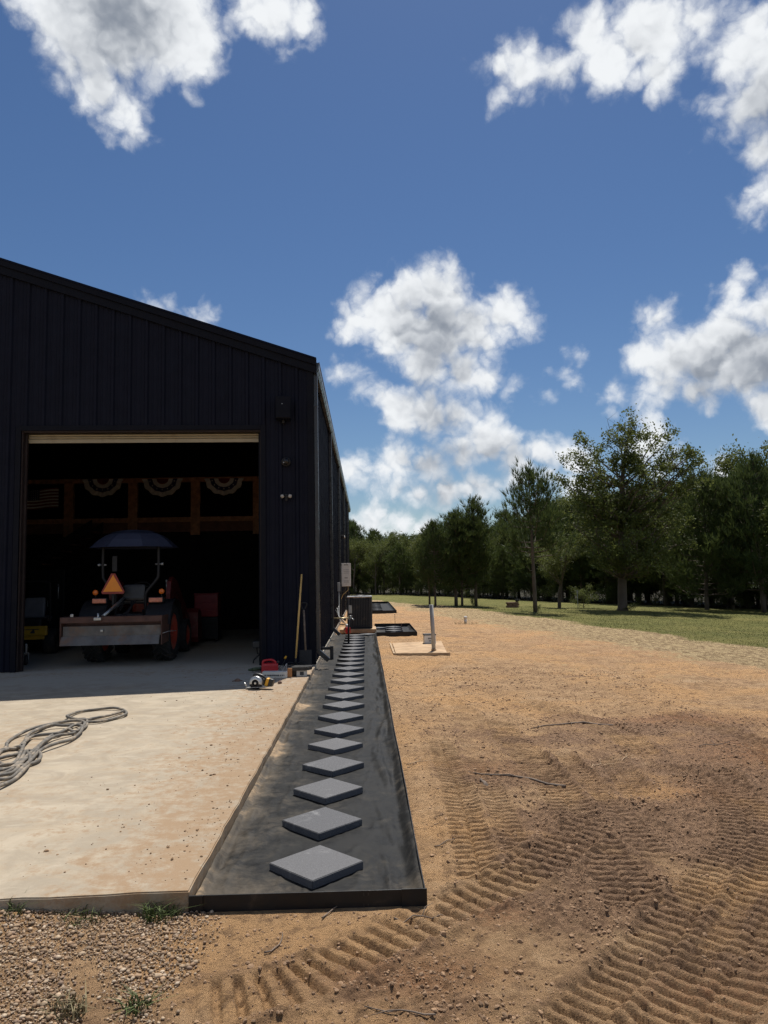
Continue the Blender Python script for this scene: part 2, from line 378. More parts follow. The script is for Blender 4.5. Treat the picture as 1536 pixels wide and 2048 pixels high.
def make_concrete():
    m, N, L, B = mat('dusty_concrete')
    P = npos(N)
    big = nnoise(N, L, .45, 6, .6, P, .6); mid = nnoise(N, L, 2.6, 8, .7, P, .8); fine = nnoise(N, L, 34, 7, .7, P); spk = nnoise(N, L, 9, 10, .78, P)
    stm = N.new('ShaderNodeMapping'); stm.inputs['Rotation'].default_value = (0, 0, .5); stm.inputs['Scale'].default_value = (1, 3.2, 1); L.new(P, stm.inputs['Vector'])
    swirl = nnoise(N, L, 1.7, 8, .66, stm.outputs[0], 1.2)
    c = nmix(N, L, nramp(N, L, mid, .35, .66), (.325, .272, .203), (.43, .362, .27))
    c = nmix(N, L, nramp(N, L, swirl, .50, .68, 0, .5), c, (.37, .285, .19))
    c = nmix(N, L, nramp(N, L, swirl, .46, .32, 0, .5), c, (.48, .41, .315))
    # cleaner cement towards and inside the barn, its colour warmed against the bluish shade
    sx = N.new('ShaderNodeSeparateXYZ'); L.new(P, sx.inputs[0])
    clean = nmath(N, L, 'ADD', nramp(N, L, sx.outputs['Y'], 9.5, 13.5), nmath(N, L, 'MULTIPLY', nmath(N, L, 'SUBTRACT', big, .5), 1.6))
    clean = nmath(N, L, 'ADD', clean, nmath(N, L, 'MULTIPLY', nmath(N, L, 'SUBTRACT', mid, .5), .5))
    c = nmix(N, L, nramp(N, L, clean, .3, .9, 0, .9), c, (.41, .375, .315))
    # mud tracked in along the path side
    mud = nmath(N, L, 'ADD', nramp(N, L, sx.outputs['X'], -2.9, -.9), nmath(N, L, 'MULTIPLY', nmath(N, L, 'SUBTRACT', spk, .5), 2.6))
    mud = nmath(N, L, 'MULTIPLY', nmath(N, L, 'ADD', mud, nmath(N, L, 'MULTIPLY', nmath(N, L, 'SUBTRACT', mid, .5), 1.8)), nramp(N, L, sx.outputs['Y'], 15.5, 13.0))
    c = nmix(N, L, nramp(N, L, mud, .40, 1.15, 0, .85), c, (.285, .185, .105))
    mud2 = nmath(N, L, 'ADD', nmath(N, L, 'MULTIPLY', big, .9), nmath(N, L, 'MULTIPLY', spk, .9))
    c = nmix(N, L, nramp(N, L, mud2, .93, 1.10, 0, .6), c, (.31, .21, .125))
    c = nmix(N, L, nramp(N, L, spk, .70, .78, 0, .8), c, (.20, .13, .08))
    L.new(c, B.inputs['Base Color']); B.inputs['Roughness'].default_value = .88; B.inputs['Specular IOR Level'].default_value = .25
    b = nbump(N, L, spk, .5, .006); b = nbump(N, L, fine, .35, .003, b); L.new(b, B.inputs['Normal'])
    return m
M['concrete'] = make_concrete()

# ------------------------------------------------------------------ setting: terrain
XW, YF, SKEW = -.9614, 14.1392, .0424          # barn right wall, barn front at that corner, slight skew of the front
YS = 4.0848                                    # front edge of the apron
def ground_z(x, y):
    """broad shape of the land (numpy)"""
    x = np.asarray(x, float); y = np.asarray(y, float)
    s = np.log1p(np.exp(np.clip((x-2.5)/1.2, -40, 40)))*1.2
    z = -.115 - .04*np.minimum(s, 60)*sstep(y, 4, 16)
    z -= .012*np.clip(y-62, 0, 200)*sstep(-x, -14, 4)
    z -= .004*np.clip(s-24, 0, 400)
    return z
def gz(x, y): return float(ground_z(x, y))
TRACKS = [  # (centre line, width, lug pitch, depth)
 ([(.781,8.154),(.747,7.173),(.735,6.329),(.704,5.551),(.672,4.948),(.652,4.502),(.652,4.194)], .28, .082, .026),
 ([(1.0,7.4),(.985,6.169),(.975,5.537),(.945,4.935),(.915,4.528),(.93,4.1)], .22, .082, .022),
 ([(1.502,9.046),(1.529,7.948),(1.53,6.999),(1.549,6.328),(1.509,5.719),(1.477,5.219),(1.482,4.798),(1.446,4.372),(1.404,4.019),(1.362,3.771)], .34, .084, .028),
 ([(1.86,7.4),(1.85,6.4),(1.82,5.589),(1.80,5.005),(1.76,4.5)], .22, .084, .020),
 ([(2.98,6.6),(2.86,5.832),(2.67,5.28),(2.40,4.78),(2.10,4.40),(1.82,4.05),(1.53,3.70),(1.26,3.39),(1.05,3.16),(.80,2.9),(.5,2.6)], .40, .080, .028),
 ([(2.75,4.9),(2.46,4.42),(2.16,4.02),(1.86,3.66),(1.56,3.32),(1.30,3.04),(1.0,2.75)], .38, .086, .028),
 ([(2.95,4.35),(2.60,3.90),(2.25,3.52),(1.95,3.22),(1.65,2.95)], .34, .086, .024),
 ([(2.315,7.208),(2.213,6.5),(2.12,5.791)], .28, .062, .018),
 ([(2.45,6.95),(2.717,6.533),(2.90,6.105),(2.95,5.7)], .25, .062, .016),
 ([(2.0,10.4),(2.546,9.238),(2.763,8.057),(2.623,6.983)], .36, .10, .022),
 ([(1.1,10.5),(1.25,9.2),(1.2,8.2)], .34, .10, .016),
 ([(3.7,9.4),(3.95,7.8),(3.65,6.5),(3.25,5.5),(3.0,4.9)], .32, .085, .024),
 ([(-.82,3.207),(-.465,3.294),(-.222,3.43),(.043,3.69),(.417,4.004),(.755,4.255),(1.071,4.624),(1.372,5.027),(1.663,5.405)], .32, .100, .034),
]
def poly_st(px, py, pts):
    """arc length and signed offset of points to a polyline (nearest segment)"""
    best = np.full(px.shape, 1e9); S = np.zeros_like(px); T = np.zeros_like(px); acc = 0.0
    sm = catmull([(x, y, 0) for x, y in pts], 6)
    for a, b in zip(sm[:-1], sm[1:]):
        dx, dy = b.x-a.x, b.y-a.y; l = math.hypot(dx, dy)
        if l < 1e-6: continue
        u = ((px-a.x)*dx + (py-a.y)*dy)/(l*l); uc = np.clip(u, 0, 1)
        d = np.hypot(px-a.x-uc*dx, py-a.y-uc*dy)
        m = d < best; best[m] = d[m]; S[m] = acc + uc[m]*l
        T[m] = ((px-a.x)*dy - (py-a.y)*dx)[m]/l; acc += l
    return S, T, best, acc
MOIST = [(3.06,8.4,1.0,.7,.45),(3.5,7.2,.9,1.0,.55),(1.7,6.5,.9,.8,.55),(2.0,5.2,.75,.6,.9),(3.6,9.0,1.1,.35,.6),(.0,3.35,.7,.32,.6),(.9,3.95,.45,.35,.75),(2.2,5.5,.8,.5,.6),(1.25,4.45,.45,.55,.7),(2.7,3.9,.8,.6,.6),(.45,3.1,.6,.25,.5),(2.4,7.8,.9,1.2,.4),(-1.15,3.1,.25,.3,.3),(3.2,6.2,.8,.6,.7)]
REDS = [(3.75,7.0,.6,.7,.8),(3.8,8.9,.9,.4,.7),(.18,3.38,.35,.16,.7),(1.45,3.15,.4,.18,.5),(2.0,3.05,.5,.2,.6),(1.05,6.8,.35,.3,.5),(.62,3.9,.2,.14,.6),(6,20,4,5,.25),(4,30,4,6,.3),(2.6,5.9,.4,.3,.4)]
GRASS_X = ([-50,0,8,14,18.8,21.3,24,27.1,31.2,36.1,42.2,49.8,57,59,400],[17,16,14.2,11.8,10.3,9.7,9.3,8.6,7.8,6.6,4.8,2.3,.4,-40,-40])
FOREST_Y = ([-40,-5,0,8,14,20,26,34,45,80],[84,80,77,66,57,52,50,47,44,38])
def build_ground():
    xs = [-2.75]; 
    while xs[-1] < 4.6: xs.append(xs[-1]+.0112)
    while xs[-1] < 420: xs.append(xs[-1]+min(.0112+.022*(xs[-1]-4.6), 14))
    l = []; x = -2.75
    while x > -420: x -= min(.0135+.09*(-2.75-x), 14); l.append(x)
    xs = np.array(l[::-1]+xs)
    ys = [-60, -40, -25, -15, -9, -5, -2.5, -1, 0, .6, 1.0, 1.3, 1.55, 1.75, 1.9, 2.05, 2.2, 2.3, 2.4]
    while ys[-1] < 620: ys.append(ys[-1]+min(max(.0108, .00050*ys[-1]**2), 14))
    ys = np.array(ys)
    X, Y = np.meshgrid(xs, ys); nyy, nxx = X.shape
    x = X.ravel(); y = Y.ravel()
    z = ground_z(x, y)
    near = sstep(-y, -30, -9)
    dist = np.hypot(x, y)
    rough = fbm(x*.7, y*.7, 3, .5, 3)
    clod = fbm(x*5.5, y*5.5, 4, .55, 11)
    z += .045*rough*sstep(x, .2, 1.6)*near + .012*rough*near
    z += .10*fbm(x*.22, y*.22, 3, .5, 23)*sstep(y, 14, 30)*sstep(x, 1, 5)
    moist = np.zeros_like(x); red = np.zeros_like(x)
    for (cx, cyy, rx, ry, a) in MOIST: moist = np.maximum(moist, a*np.exp(-(((x-cx)/rx)**2+((y-cyy)/ry)**2)*1.1))
    for (cx, cyy, rx, ry, a) in REDS: red = np.maximum(red, a*np.exp(-(((x-cx)/rx)**2+((y-cyy)/ry)**2)))
    moist = np.clip(moist + (.24*sstep(-y, -10.5, -7.5)*sstep(x, .45, 1.0)) + .55*fbm(x*.9, y*.9, 5, .62, 31)*sstep(x, .1, .8)*(y < 60) + .25*sstep(fbm(x*.35, y*.5, 3, .5, 5), .12, .5)*sstep(y, 12, 24), 0, 1)
    gravel = sstep(-x + .15*fbm(x*2, y*2, 3, .5, 77), .82, 1.05)*(y < YS+.1)
    tmask = np.zeros_like(x)
    for i, (pts, w, pitch, dep) in enumerate(TRACKS):
        P = np.array(pts); sel = np.where((x > P[:, 0].min()-.4) & (x < P[:, 0].max()+.4) & (y > P[:, 1].min()-.4) & (y < P[:, 1].max()+.4))[0]
        sx_, sy_ = x[sel], y[sel]
        S, T, d, Ltot = poly_st(sx_+.003*pnoise(sx_*2, sy_*2, 5), sy_+.003*pnoise(sx_*2, sy_*2, 9), pts)
        edge = 1-sstep(d, w*.5-.03, w*.5+.012)
        ends = sstep(S, 0, .25)*sstep(Ltot-S, 0, .25)
        wear = sstep(fbm(sx_*1.7, sy_*1.7, 3, .6, 40+i), -.85, -.35)
        k = edge*ends*wear
        side = np.where(T > 0, .5, 0) if i in (0, 7, 9) else 0
        dep = dep*.95
        ph = (S/pitch + side + np.abs(T)*.12)*2*np.pi
        sn_ = np.sin(ph + .10*pnoise(sx_*4, sy_*4, 8)); lug = sstep(sn_, -.72, -.02)*(.86+.14*sn_)
        groove = np.exp(-(T/.012)**2)*.35
        prof = -dep*.9 + dep*1.25*(lug - groove)*(1+.22*pnoise(sx_*9, sy_*9, 3)) + .006*pnoise(sx_*26, sy_*26, 4)
        zb_ = ground_z(sx_, sy_) + .03*fbm(sx_*.5, sy_*.5, 2, .5, 3)
        z[sel] = z[sel]*(1-k*.75) + k*.75*zb_ + k*prof
        rim = np.exp(-((d-w*.5-.03)/.035)**2)*ends*wear
        z[sel] += rim*dep*.8*(.6+1.2*np.abs(pnoise(sx_*9, sy_*9, 60+i)))
        tmask[sel] = np.maximum(tmask[sel], k)
        moist[sel] = np.clip(moist[sel] + rim*.25*sstep(pnoise(sx_*6, sy_*6, 7), -.2, .3) - .06*k*(i % 3 != 1), 0, 1)
    # broken, clotted soil outside the pressed tracks
    crumb = np.maximum(fbm(x*13, y*13, 3, .6, 51), 0)
    cm = (1-.8*tmask)*near*sstep(x, -.9, -.2)
    z += cm*(.014*clod + .040*crumb*np.clip(moist*1.3+.12, 0, 1)*sstep(-y, -12, -3))
    bil = lambda f, s: 1-2.6*np.abs(pnoise(x*f+.3*clod, y*f-.3*clod, s))
    patch = sstep(fbm(x*1.1, y*1.1, 3, .6, 71), -.25, .25)
    z += near*(x > -.95)*(.30+.70*patch)*(1-.55*tmask)*(.25+.75*np.clip(moist*1.5, 0, 1))*(.011*bil(8, 61)+.0075*bil(17, 62)+.005*bil(34, 63))
    z += .004*fbm(x*32, y*32, 2, .5, 66)*near*(1-.4*tmask)
    z += .014*fbm(x*4, y*4, 3, .5, 99)*gravel
    # ground lies level with the edging along the path and dips under slab, bed, barn and pads
    z += .035*np.exp(-((x-.46)/.22)**2)*sstep(y, 4.6, 6)*(y < 23)
    bed = sstep(x, XW-.2, XW+.02)*(1-sstep(x, .275, .30))*sstep(y, 4.07, 4.10)*(1-sstep(y, 25.2, 25.4))
    bed = np.maximum(bed, sstep(x, .25, .3)*(1-sstep(x, 1.48, 1.52))*sstep(y, 21.72, 21.8)*(1-sstep(y, 25.7, 25.8)))
    bed = np.maximum(bed, sstep(x, -.5, -.3)*(1-sstep(x, 1.48, 1.52))*sstep(y, 35.05, 35.2)*(1-sstep(y, 47.6, 47.7)))
    z = z*(1-bed) + bed*np.minimum(z, -.20)
    # against the front of slab and edging
    ft = np.exp(-np.clip(YS-.02-y, 0, 9)/.10)*(y < YS+.05)*(x < .35)
    fl_ = -.105 + .065*sstep(-x, 1.0, 2.1)
    z = z + ft*(fl_-.004-z) + .055*sstep(-x, 1.1, 2.3)*sstep(y, 2.9, 4.0)*(1-ft)*(y < YS)
    slab = (1-sstep(x, XW-.06, XW-.03))*sstep(y+.0424*(XW-x), YS+.02, YS+.06)
    z = z*(1-slab) + slab*-.24
    gx = np.interp(y, *GRASS_X); wob = 1.4*fbm(x*.35, y*.35, 4, .6, 81)
    grass = sstep(x-gx+wob*.8, -1.0, 1.0); straw = sstep(x-gx+wob, -5.2, -1.0)*(y > 6)
    straw = np.clip(straw + .36*sstep(y, 8.5, 13)*sstep(x, 1.5, 4)*(y < 58), 0, 1)
    far_ = sstep(y, 8, 12)*(1-grass)*sstep(x, .6, 1.5)*(1-bed)
    z += far_*(.028*(1-2.4*np.abs(pnoise(x*1.9, y*1.5, 201)))+.016*(1-2.4*np.abs(pnoise(x*4.3, y*3.6, 202)))*sstep(-y, -30, -14)+.010*pnoise(x*9, y*8, 203)*sstep(-y, -18, -12))
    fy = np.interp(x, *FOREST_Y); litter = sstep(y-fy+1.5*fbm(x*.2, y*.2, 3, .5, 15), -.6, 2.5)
    z += .02*fbm(x*9, y*9, 2, .5, 19)*grass*sstep(-y, -60, -20)
    idx = np.arange(nyy*nxx).reshape(nyy, nxx)
    F = np.stack([idx[:-1, :-1], idx[:-1, 1:], idx[1:, 1:], idx[1:, :-1]], -1).reshape(-1, 4)
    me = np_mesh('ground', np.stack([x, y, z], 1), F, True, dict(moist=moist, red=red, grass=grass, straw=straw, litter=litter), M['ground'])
    o = link('ground', me); tag(o, 'bare tan dirt with tracked vehicle prints, running out into mown lawn', 'ground', kind='structure')
    return dict(xs=xs, ys=ys, z=z.reshape(nyy, nxx), moist=moist.reshape(nyy, nxx), grass=grass.reshape(nyy, nxx), straw=straw.reshape(nyy, nxx), tm=tmask.reshape(nyy, nxx), gravel=gravel.reshape(nyy, nxx))
GR = build_ground()
def sample(name, px, py):
    i = np.clip(np.searchsorted(GR['xs'], px), 1, len(GR['xs'])-1); j = np.clip(np.searchsorted(GR['ys'], py), 1, len(GR['ys'])-1)
    x0, x1 = GR['xs'][i-1], GR['xs'][i]; y0, y1 = GR['ys'][j-1], GR['ys'][j]
    u = np.clip((px-x0)/(x1-x0), 0, 1); v = np.clip((py-y0)/(y1-y0), 0, 1); Z = GR[name]
    return (Z[j-1, i-1]*(1-u)+Z[j-1, i]*u)*(1-v) + (Z[j, i-1]*(1-u)+Z[j, i]*u)*v
def surf(x, y): return float(sample('z', np.array([x]), np.array([y]))[0])

# ------------------------------------------------------------------ setting: concrete apron and barn floor
def fy(x): return YF + SKEW*(x-XW)
def sy_(x): return YS + SKEW*(x-XW)
def build_apron():
    X0 = -14.0; bm = bmesh.new()
    poly = []
    nx = 90
    for i in range(nx+1):
        x = X0 + (XW-X0)*i/nx; poly.append((x, sy_(x)+.006*math.sin(x*9.1)+.004*math.sin(x*23)))
    ny = 60
    for i in range(1, ny+1):
        y = YS + (YF+.06-YS)*i/ny; poly.append((XW+.004*math.sin(y*7)+.003*math.sin(y*17), y))
    poly.append((X0, fy(X0)+.06))
    top = [bm.verts.new((x, y, 0)) for x, y in poly]; f = bm.faces.new(top)
    ex = bmesh.ops.extrude_face_region(bm, geom=[f])
    for v in [g for g in ex['geom'] if isinstance(g, bmesh.types.BMVert)]: v.co.z = -.24
    bmesh.ops.recalc_face_normals(bm, faces=bm.faces[:])
    bmesh.ops.bevel(bm, geom=[e for e in bm.edges if abs(e.verts[0].co.z) < 1e-6 and abs(e.verts[1].co.z) < 1e-6], offset=.007, segments=2, affect='EDGES')
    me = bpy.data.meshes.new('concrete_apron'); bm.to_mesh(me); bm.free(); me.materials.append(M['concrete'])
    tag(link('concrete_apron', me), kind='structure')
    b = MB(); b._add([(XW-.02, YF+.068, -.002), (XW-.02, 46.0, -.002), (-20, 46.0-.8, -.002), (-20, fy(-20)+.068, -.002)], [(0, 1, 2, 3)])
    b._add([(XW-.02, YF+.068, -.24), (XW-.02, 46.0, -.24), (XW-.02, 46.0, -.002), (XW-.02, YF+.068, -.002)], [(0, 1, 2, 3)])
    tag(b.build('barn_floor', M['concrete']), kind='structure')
    # exposed foundation edge beside the path
    f = MB(); f.bb(XW-.02, XW-.004, YF+.07, 46, -.24, -.012)
    tag(f.build('foundation_edge', M['concrete']), kind='structure')
build_apron()

# ------------------------------------------------------------------ more materials
M['siding'] = simple('near_black_painted_steel', (.0075, .0088, .0175), .50, .0, .10, 2.5, spec=.09, bump=.12, bscale=1.6)
M['trim'] = simple('black_painted_trim', (.0065, .0072, .012), .45, .0, .1, 4, spec=.09)
M['gutter'] = simple('black_gutter_steel', (.020, .021, .026), .30, .0, .1, 4, spec=.65)
M['brown_trim'] = simple('dark_brown_jamb', (.03, .021, .02), .5, 0, .15, 6, spec=.2)
M['beige'] = simple('beige_steel_curtain', (.34, .295, .20), .45, 0, .06, 5, dirt=(.25, .2, .13), dirt_amt=.2)
M['inner'] = simple('dark_interior_lining', (.012, .011, .011), .9, 0, .2, 3, spec=.1)
M['wood'] = simple('stained_framing_lumber', (.33, .165, .09), .7, 0, .3, 7, bump=.3, bscale=30)
M['plywood'] = simple('reddish_plywood', (.12, .05, .032), .75, 0, .25, 4)
M['galv'] = simple('galvanised_steel', (.42, .42, .41), .35, .8, .15, 8)
M['white_plastic'] = simple('white_plastic', (.72, .72, .70), .4, 0, .05, 6, dirt=(.45, .38, .28), dirt_amt=.18)
M['grey_pvc'] = simple('grey_pvc', (.36, .36, .35), .45, 0, .06, 6, dirt=(.4, .3, .2), dirt_amt=.2)
M['black_plastic'] = simple('black_plastic', (.018, .018, .019), .42, 0, .2, 10, dirt=(.10, .08, .055), dirt_amt=.08)
M['edging'] = simple('black_edging_board', (.012, .0115, .012), .45, 0, .2, 5, spec=.3, dirt=(.07, .05, .035), dirt_amt=.12, dirt_scale=5, bump=.1, bscale=25)
M['print'] = simple('dark_print', (.05, .05, .055), .6)

def make_fabric():
    m, N, L, B = mat('black_landscape_fabric'); P = npos(N)
    d = nnoise(N, L, 2.3, 8, .66, P, .6); d2 = nnoise(N, L, 7, 9, .76, P, .5); fine = nnoise(N, L, 60, 5, .7, P)
    dust = nattr(N, 'dust').outputs['Fac']
    c = nmix(N, L, nramp(N, L, d2, .3, .7), (.010, .010, .010), (.024, .0235, .022))
    dd = nmath(N, L, 'ADD', nmath(N, L, 'MULTIPLY', nmath(N, L, 'SUBTRACT', d, .5), 2.2), dust)
    dd = nmath(N, L, 'ADD', dd, nmath(N, L, 'MULTIPLY', nmath(N, L, 'SUBTRACT', d2, .5), 1.4))
    c = nmix(N, L, nramp(N, L, dd, .10, 1.10, 0, .55), c, (.17, .135, .095))
    c = nmix(N, L, nramp(N, L, dd, .85, 1.5, 0, .85), c, (.45, .31, .18))
    L.new(c, B.inputs['Base Color'])
    L.new(nramp(N, L, d2, .3, .7, .50, .70), B.inputs['Roughness']); B.inputs['Specular IOR Level'].default_value = .16
    w = N.new('ShaderNodeTexWave'); w.inputs['Scale'].default_value = 90; w.bands_direction = 'X'; L.new(P, w.inputs['Vector'])
    b = nbump(N, L, w.outputs['Fac'], .12, .002); b = nbump(N, L, fine, .25, .004, b); L.new(b, B.inputs['Normal'])
    return m
M['fabric'] = make_fabric()
def make_paver():
    m, N, L, B = mat('charcoal_concrete_paver')
    oi = N.new('ShaderNodeObjectInfo').outputs['Random']; P = npos(N)
    f = nnoise(N, L, 90, 7, .75, P); s = nnoise(N, L, 260, 4, .7, P); st = nnoise(N, L, 5.5, 8, .7, P, 1.0)
    c = nmix(N, L, nramp(N, L, f, .3, .7), (.050, .050, .055), (.098, .099, .106))
    c = nmix(N, L, nramp(N, L, s, .57, .70, 0, .85), c, (.32, .32, .33))
    c = nmix(N, L, nramp(N, L, s, .43, .32, 0, .8), c, (.02, .02, .024))
    c = nmix(N, L, nramp(N, L, st, .56, .76, 0, .6), c, (.33, .325, .32))
    c = nmix(N, L, nmath(N, L, 'MULTIPLY', oi, .40), c, (.16, .155, .155))
    L.new(c, B.inputs['Base Color']); B.inputs['Roughness'].default_value = .72; B.inputs['Specular IOR Level'].default_value = .45
    b = nbump(N, L, s, .5, .0025); b = nbump(N, L, f, .4, .004, b); L.new(b, B.inputs['Normal'])
    return m
M['paver'] = make_paver()

# ------------------------------------------------------------------ planting beds lined with fabric
def fabric_patch(x0, x1, y0, y1, zf, nx, ny, parent, hi_right=True, seed=0, lift=.05):
    xs = np.linspace(x0, x1, nx); q = np.linspace(0, 1, ny); ys = y0 + (y1-y0)*(q**1.7 if ny > 60 else q)
    X, Y = np.meshgrid(xs, ys); x = X.ravel(); y = Y.ravel()
    z = np.full_like(x, zf) + .008*fbm(x*1.8, y*1.2, 3, .5, seed+1) + .006*np.exp(-(fbm(x*2.2+.4*y, y*1.3, 2, .5, seed+31)/.06)**2)*sstep(fbm(x*.9, y*.6, 2, .5, seed+33), -.1, .3)
    wr = np.exp(-((x-(x1-.10))/.16)**2)
    z += .040*wr*np.maximum(fbm(x*8+.5*np.sin(y*1.1), y*.9, 3, .5, seed+5), -.12)
    wl = np.exp(-((x-(x0+.06))/.12)**2); z += .028*wl*np.maximum(fbm(x*9, y*2.2, 3, .55, seed+9), -.1)
    z += .0055*np.maximum(.5-1.6*np.abs(pnoise(x*5.5+.8*pnoise(y*2, x*2, seed+2), y*2.6, seed+41)), 0)*sstep(fbm(x*1.6, y*.8, 2, .5, seed+43), -.25, .2)
    # long soft creases
    cr_ = fbm(x*3.1+.6*y, y*.9, 2, .5, seed+13); z += .004*np.exp(-(cr_/.05)**2)
    cr2 = fbm(x*2.4-1.1*y, y*.8+x, 2, .5, seed+14); z += .003*np.exp(-(cr2/.05)**2)
    if hi_right: z += lift*sstep(x, x1-.07, x1-.004)
    z += lift*.5*sstep(-x, -x0-.05, -x0-.004)
    dust = .75*np.exp(-(x-x0)/.20) + .22*np.exp(-(x1-x)/.10)
    dust += .9*np.exp(-(((x-(x0+.14))/.16)**2+((y-10.15)/.28)**2)) + .8*np.exp(-(((x-(x0+.05))/.10)**2+((y-7.6)/.5)**2)) + .5*np.exp(-(((x-(x0+.05))/.09)**2+((y-6.1)/.5)**2)) + .3*np.exp(-((y-4.2)/.35)**2)
    idx = np.arange(len(x)).reshape(X.shape)
    F = np.stack([idx[:-1, :-1], idx[:-1, 1:], idx[1:, 1:], idx[1:, :-1]], -1).reshape(-1, 4)
    me = np_mesh('landscape_fabric', np.stack([x, y, z], 1), F, True, dict(dust=dust), M['fabric'])
    return link('landscape_fabric', me, parent)
def edging_run(a, b, z0, z1, th, piece, parent, over=.0):
    """row of separate edging boards from a to b (x,y), slightly uneven"""
    A = Vector((*a, 0)); Bv = Vector((*b, 0)); d = Bv-A; Ltot = d.length; d.normalize(); ang = math.atan2(d.y, d.x)
    n = max(1, round(Ltot/piece)); 
    for i in range(n):
        s0, s1 = Ltot*i/n, Ltot*(i+1)/n-.002
        m = (A + d*(s0+s1)/2); b_ = MB(); l = s1-s0; k = max(2, int(l/.12)); ph = rng.uniform(0, 9)
        prof = []
        for j in range(k+1):
            u = -l/2 + l*j/k; wz = .0025*math.sin(u*3+ph)+.0015*math.sin(u*9+ph); wy = .003*math.sin(u*2.3+ph)
            prof.append([(u, wy-th/2, z0), (u, wy-th/2, z1-.004+wz), (u, wy-th*.35, z1+wz), (u, wy+th*.35, z1+wz), (u, wy+th/2, z1-.004+wz), (u, wy+th/2, z0)])
        b_.grid(prof, False)
        b_._add(prof[0], [tuple(range(6))]); b_._add(prof[-1], [tuple(range(6))])
        b_.build('edging_board', M['edging'], parent, (m.x, m.y, rng.uniform(-.002, .002)), (rng.uniform(-.02, .02), 0, ang))
ZF = -.10
bed = empty('planting_bed', (0, 0, 0), 0, 'long narrow bed of black landscape fabric with black edging along the barn', 'garden bed')
XR = .295
fabric_patch(XW+.006, XR-.006, 4.10, 22.55, ZF, 90, 420, bed, True, 3)
edging_run((XR, 4.075), (XR, 21.76), -.16, -.022, .007, 2.4, bed)
# front board in two overlapping lengths with punched stake slots
fb_ = MB(); fb_.cbox(((XW+.17)/2, 4.079, -.076), (.17-XW, .007, .106), .0015)
fb_.build('edging_board', M['edging'], bed)
fb2_ = MB(); fb2_.cbox((.235, 4.071, -.073), (.137, .006, .110), .0015)
fb2_.build('edging_board', M['edging'], bed)
cn = MB(); cn.cbox((-.925, 4.0715, -.075), (.075, .006, .107), .0015); cn.build('corner_bracket', M['edging'], bed)
for sx0 in (-.045, -.02):
    for sz in (-.042, -.098):
        s_ = MB(); s_.cbox((sx0+.01, 4.0745, sz), (.006, .003, .014), .001); s_.build('stake_slot', M['black_plastic'], bed)
flp = MB(); flp.grid([[(-.62+.3*i/8, 4.11+.12*j/5, ZF+.012+.004*math.sin(i*1.3+j)) for i in range(9)] for j in range(6)]); 
fo = flp.build('fabric_flap', M['fabric'], bed)

bed2 = empty('planting_bed', (0, 0, 0), 0, 'short fabric bed with black edging jutting out just beyond the air conditioner', 'garden bed')
fabric_patch(.30, 1.49, 21.79, 25.7, -.12, 40, 60, bed2, True, 8)
for a, b in (((.30, 21.78), (1.50, 21.75)), ((1.50, 21.75), (1.52, 25.72)), ((1.52, 25.72), (.30, 25.75))): edging_run(a, b, -.18, .0, .012, 2.4, bed2)
bed3 = empty('planting_bed', (0, 0, 0), 0, 'farthest fabric bed with black edging beside the lawn', 'garden bed')
fabric_patch(-.3, 1.45, 35.2, 47.55, -.12, 40, 60, bed3, True, 21)
for a, b in (((-.3, 35.15), (1.47, 35.12)), ((1.47, 35.12), (1.47, 47.6)), ((1.47, 47.6), (-.3, 47.6))): edging_run(a, b, -.18, .01, .012, 2.4, bed3)

# ------------------------------------------------------------------ pavers, set corner to corner
def paver_mesh(seed):
    bm = bmesh.new(); bmesh.ops.create_cube(bm, size=1.0); a = .400
    for v in bm.verts: v.co = Vector((v.co.x*a, v.co.y*a, (v.co.z-.5)*.05))
    bmesh.ops.bevel(bm, geom=bm.edges[:], offset=.0035, segments=2, affect='EDGES')
    for v in bm.verts: v.co += Vector((rng.uniform(-1, 1), rng.uniform(-1, 1), 0))*.0012
    bmesh.ops.rotate(bm, verts=bm.verts[:], matrix=RZ(math.pi/4))
    me = bpy.data.meshes.new('paver'); bm.to_mesh(me); bm.free(); me.materials.append(M['paver']); return me
PM = [paver_mesh(i) for i in range(4)]
ORD = ['nearest', 'second', 'third', 'fourth', 'fifth', 'sixth', 'seventh', 'eighth', 'ninth', 'tenth', 'eleventh', 'twelfth', 'thirteenth', 'fourteenth', 'fifteenth', 'sixteenth', 'seventeenth', 'eighteenth', 'nineteenth', 'twentieth', 'twenty-first', 'twenty-second', 'twenty-third']
def put_paver(x, y, z, label, group, tilt=.006):
    o = link('paver', PM[rng.randrange(4)], None, (x, y, z), (rng.uniform(-tilt, tilt), rng.uniform(-tilt, tilt), rng.uniform(-.035, .035)-.007 + math.pi/2*rng.randrange(4)))
    tag(o, label, 'paver', group)
for i in range(23):
    lab = ('nearest square charcoal paver, at the front end of the long fabric bed' if i == 0 else
           f'{ORD[i]} square charcoal paver counting from the near end of the long bed' if i < 22 else
           'last square charcoal paver of the long bed, against the air conditioner pad')
    put_paver(-.3277+rng.uniform(-.008, .008)+.0006*i, 4.5663+.7763*i+rng.uniform(-.015, .015), -.0502+rng.uniform(-.004, .003), lab, 'pavers in the long bed')
put_paver(.06, 21.98, -.055, 'charcoal paver beside the row, at the right of the long bed far end', 'pavers in the long bed')
for i in range(4):
    put_paver(.86+.02*i, 22.35+.85*i, -.055, f'{ORD[i]} charcoal paver in the short bed beyond the air conditioner'.replace('nearest', 'nearest'), 'pavers in the short bed')
put_paver(.42, 24.6, -.055, 'charcoal paver alone at the left side of the short bed', 'pavers in the short bed')
for i in range(7):
    put_paver(.58+.01*i, 36.0+1.65*i, -.06, f'{ORD[i]} charcoal paver in the farthest bed by the lawn', 'pavers in the farthest bed')

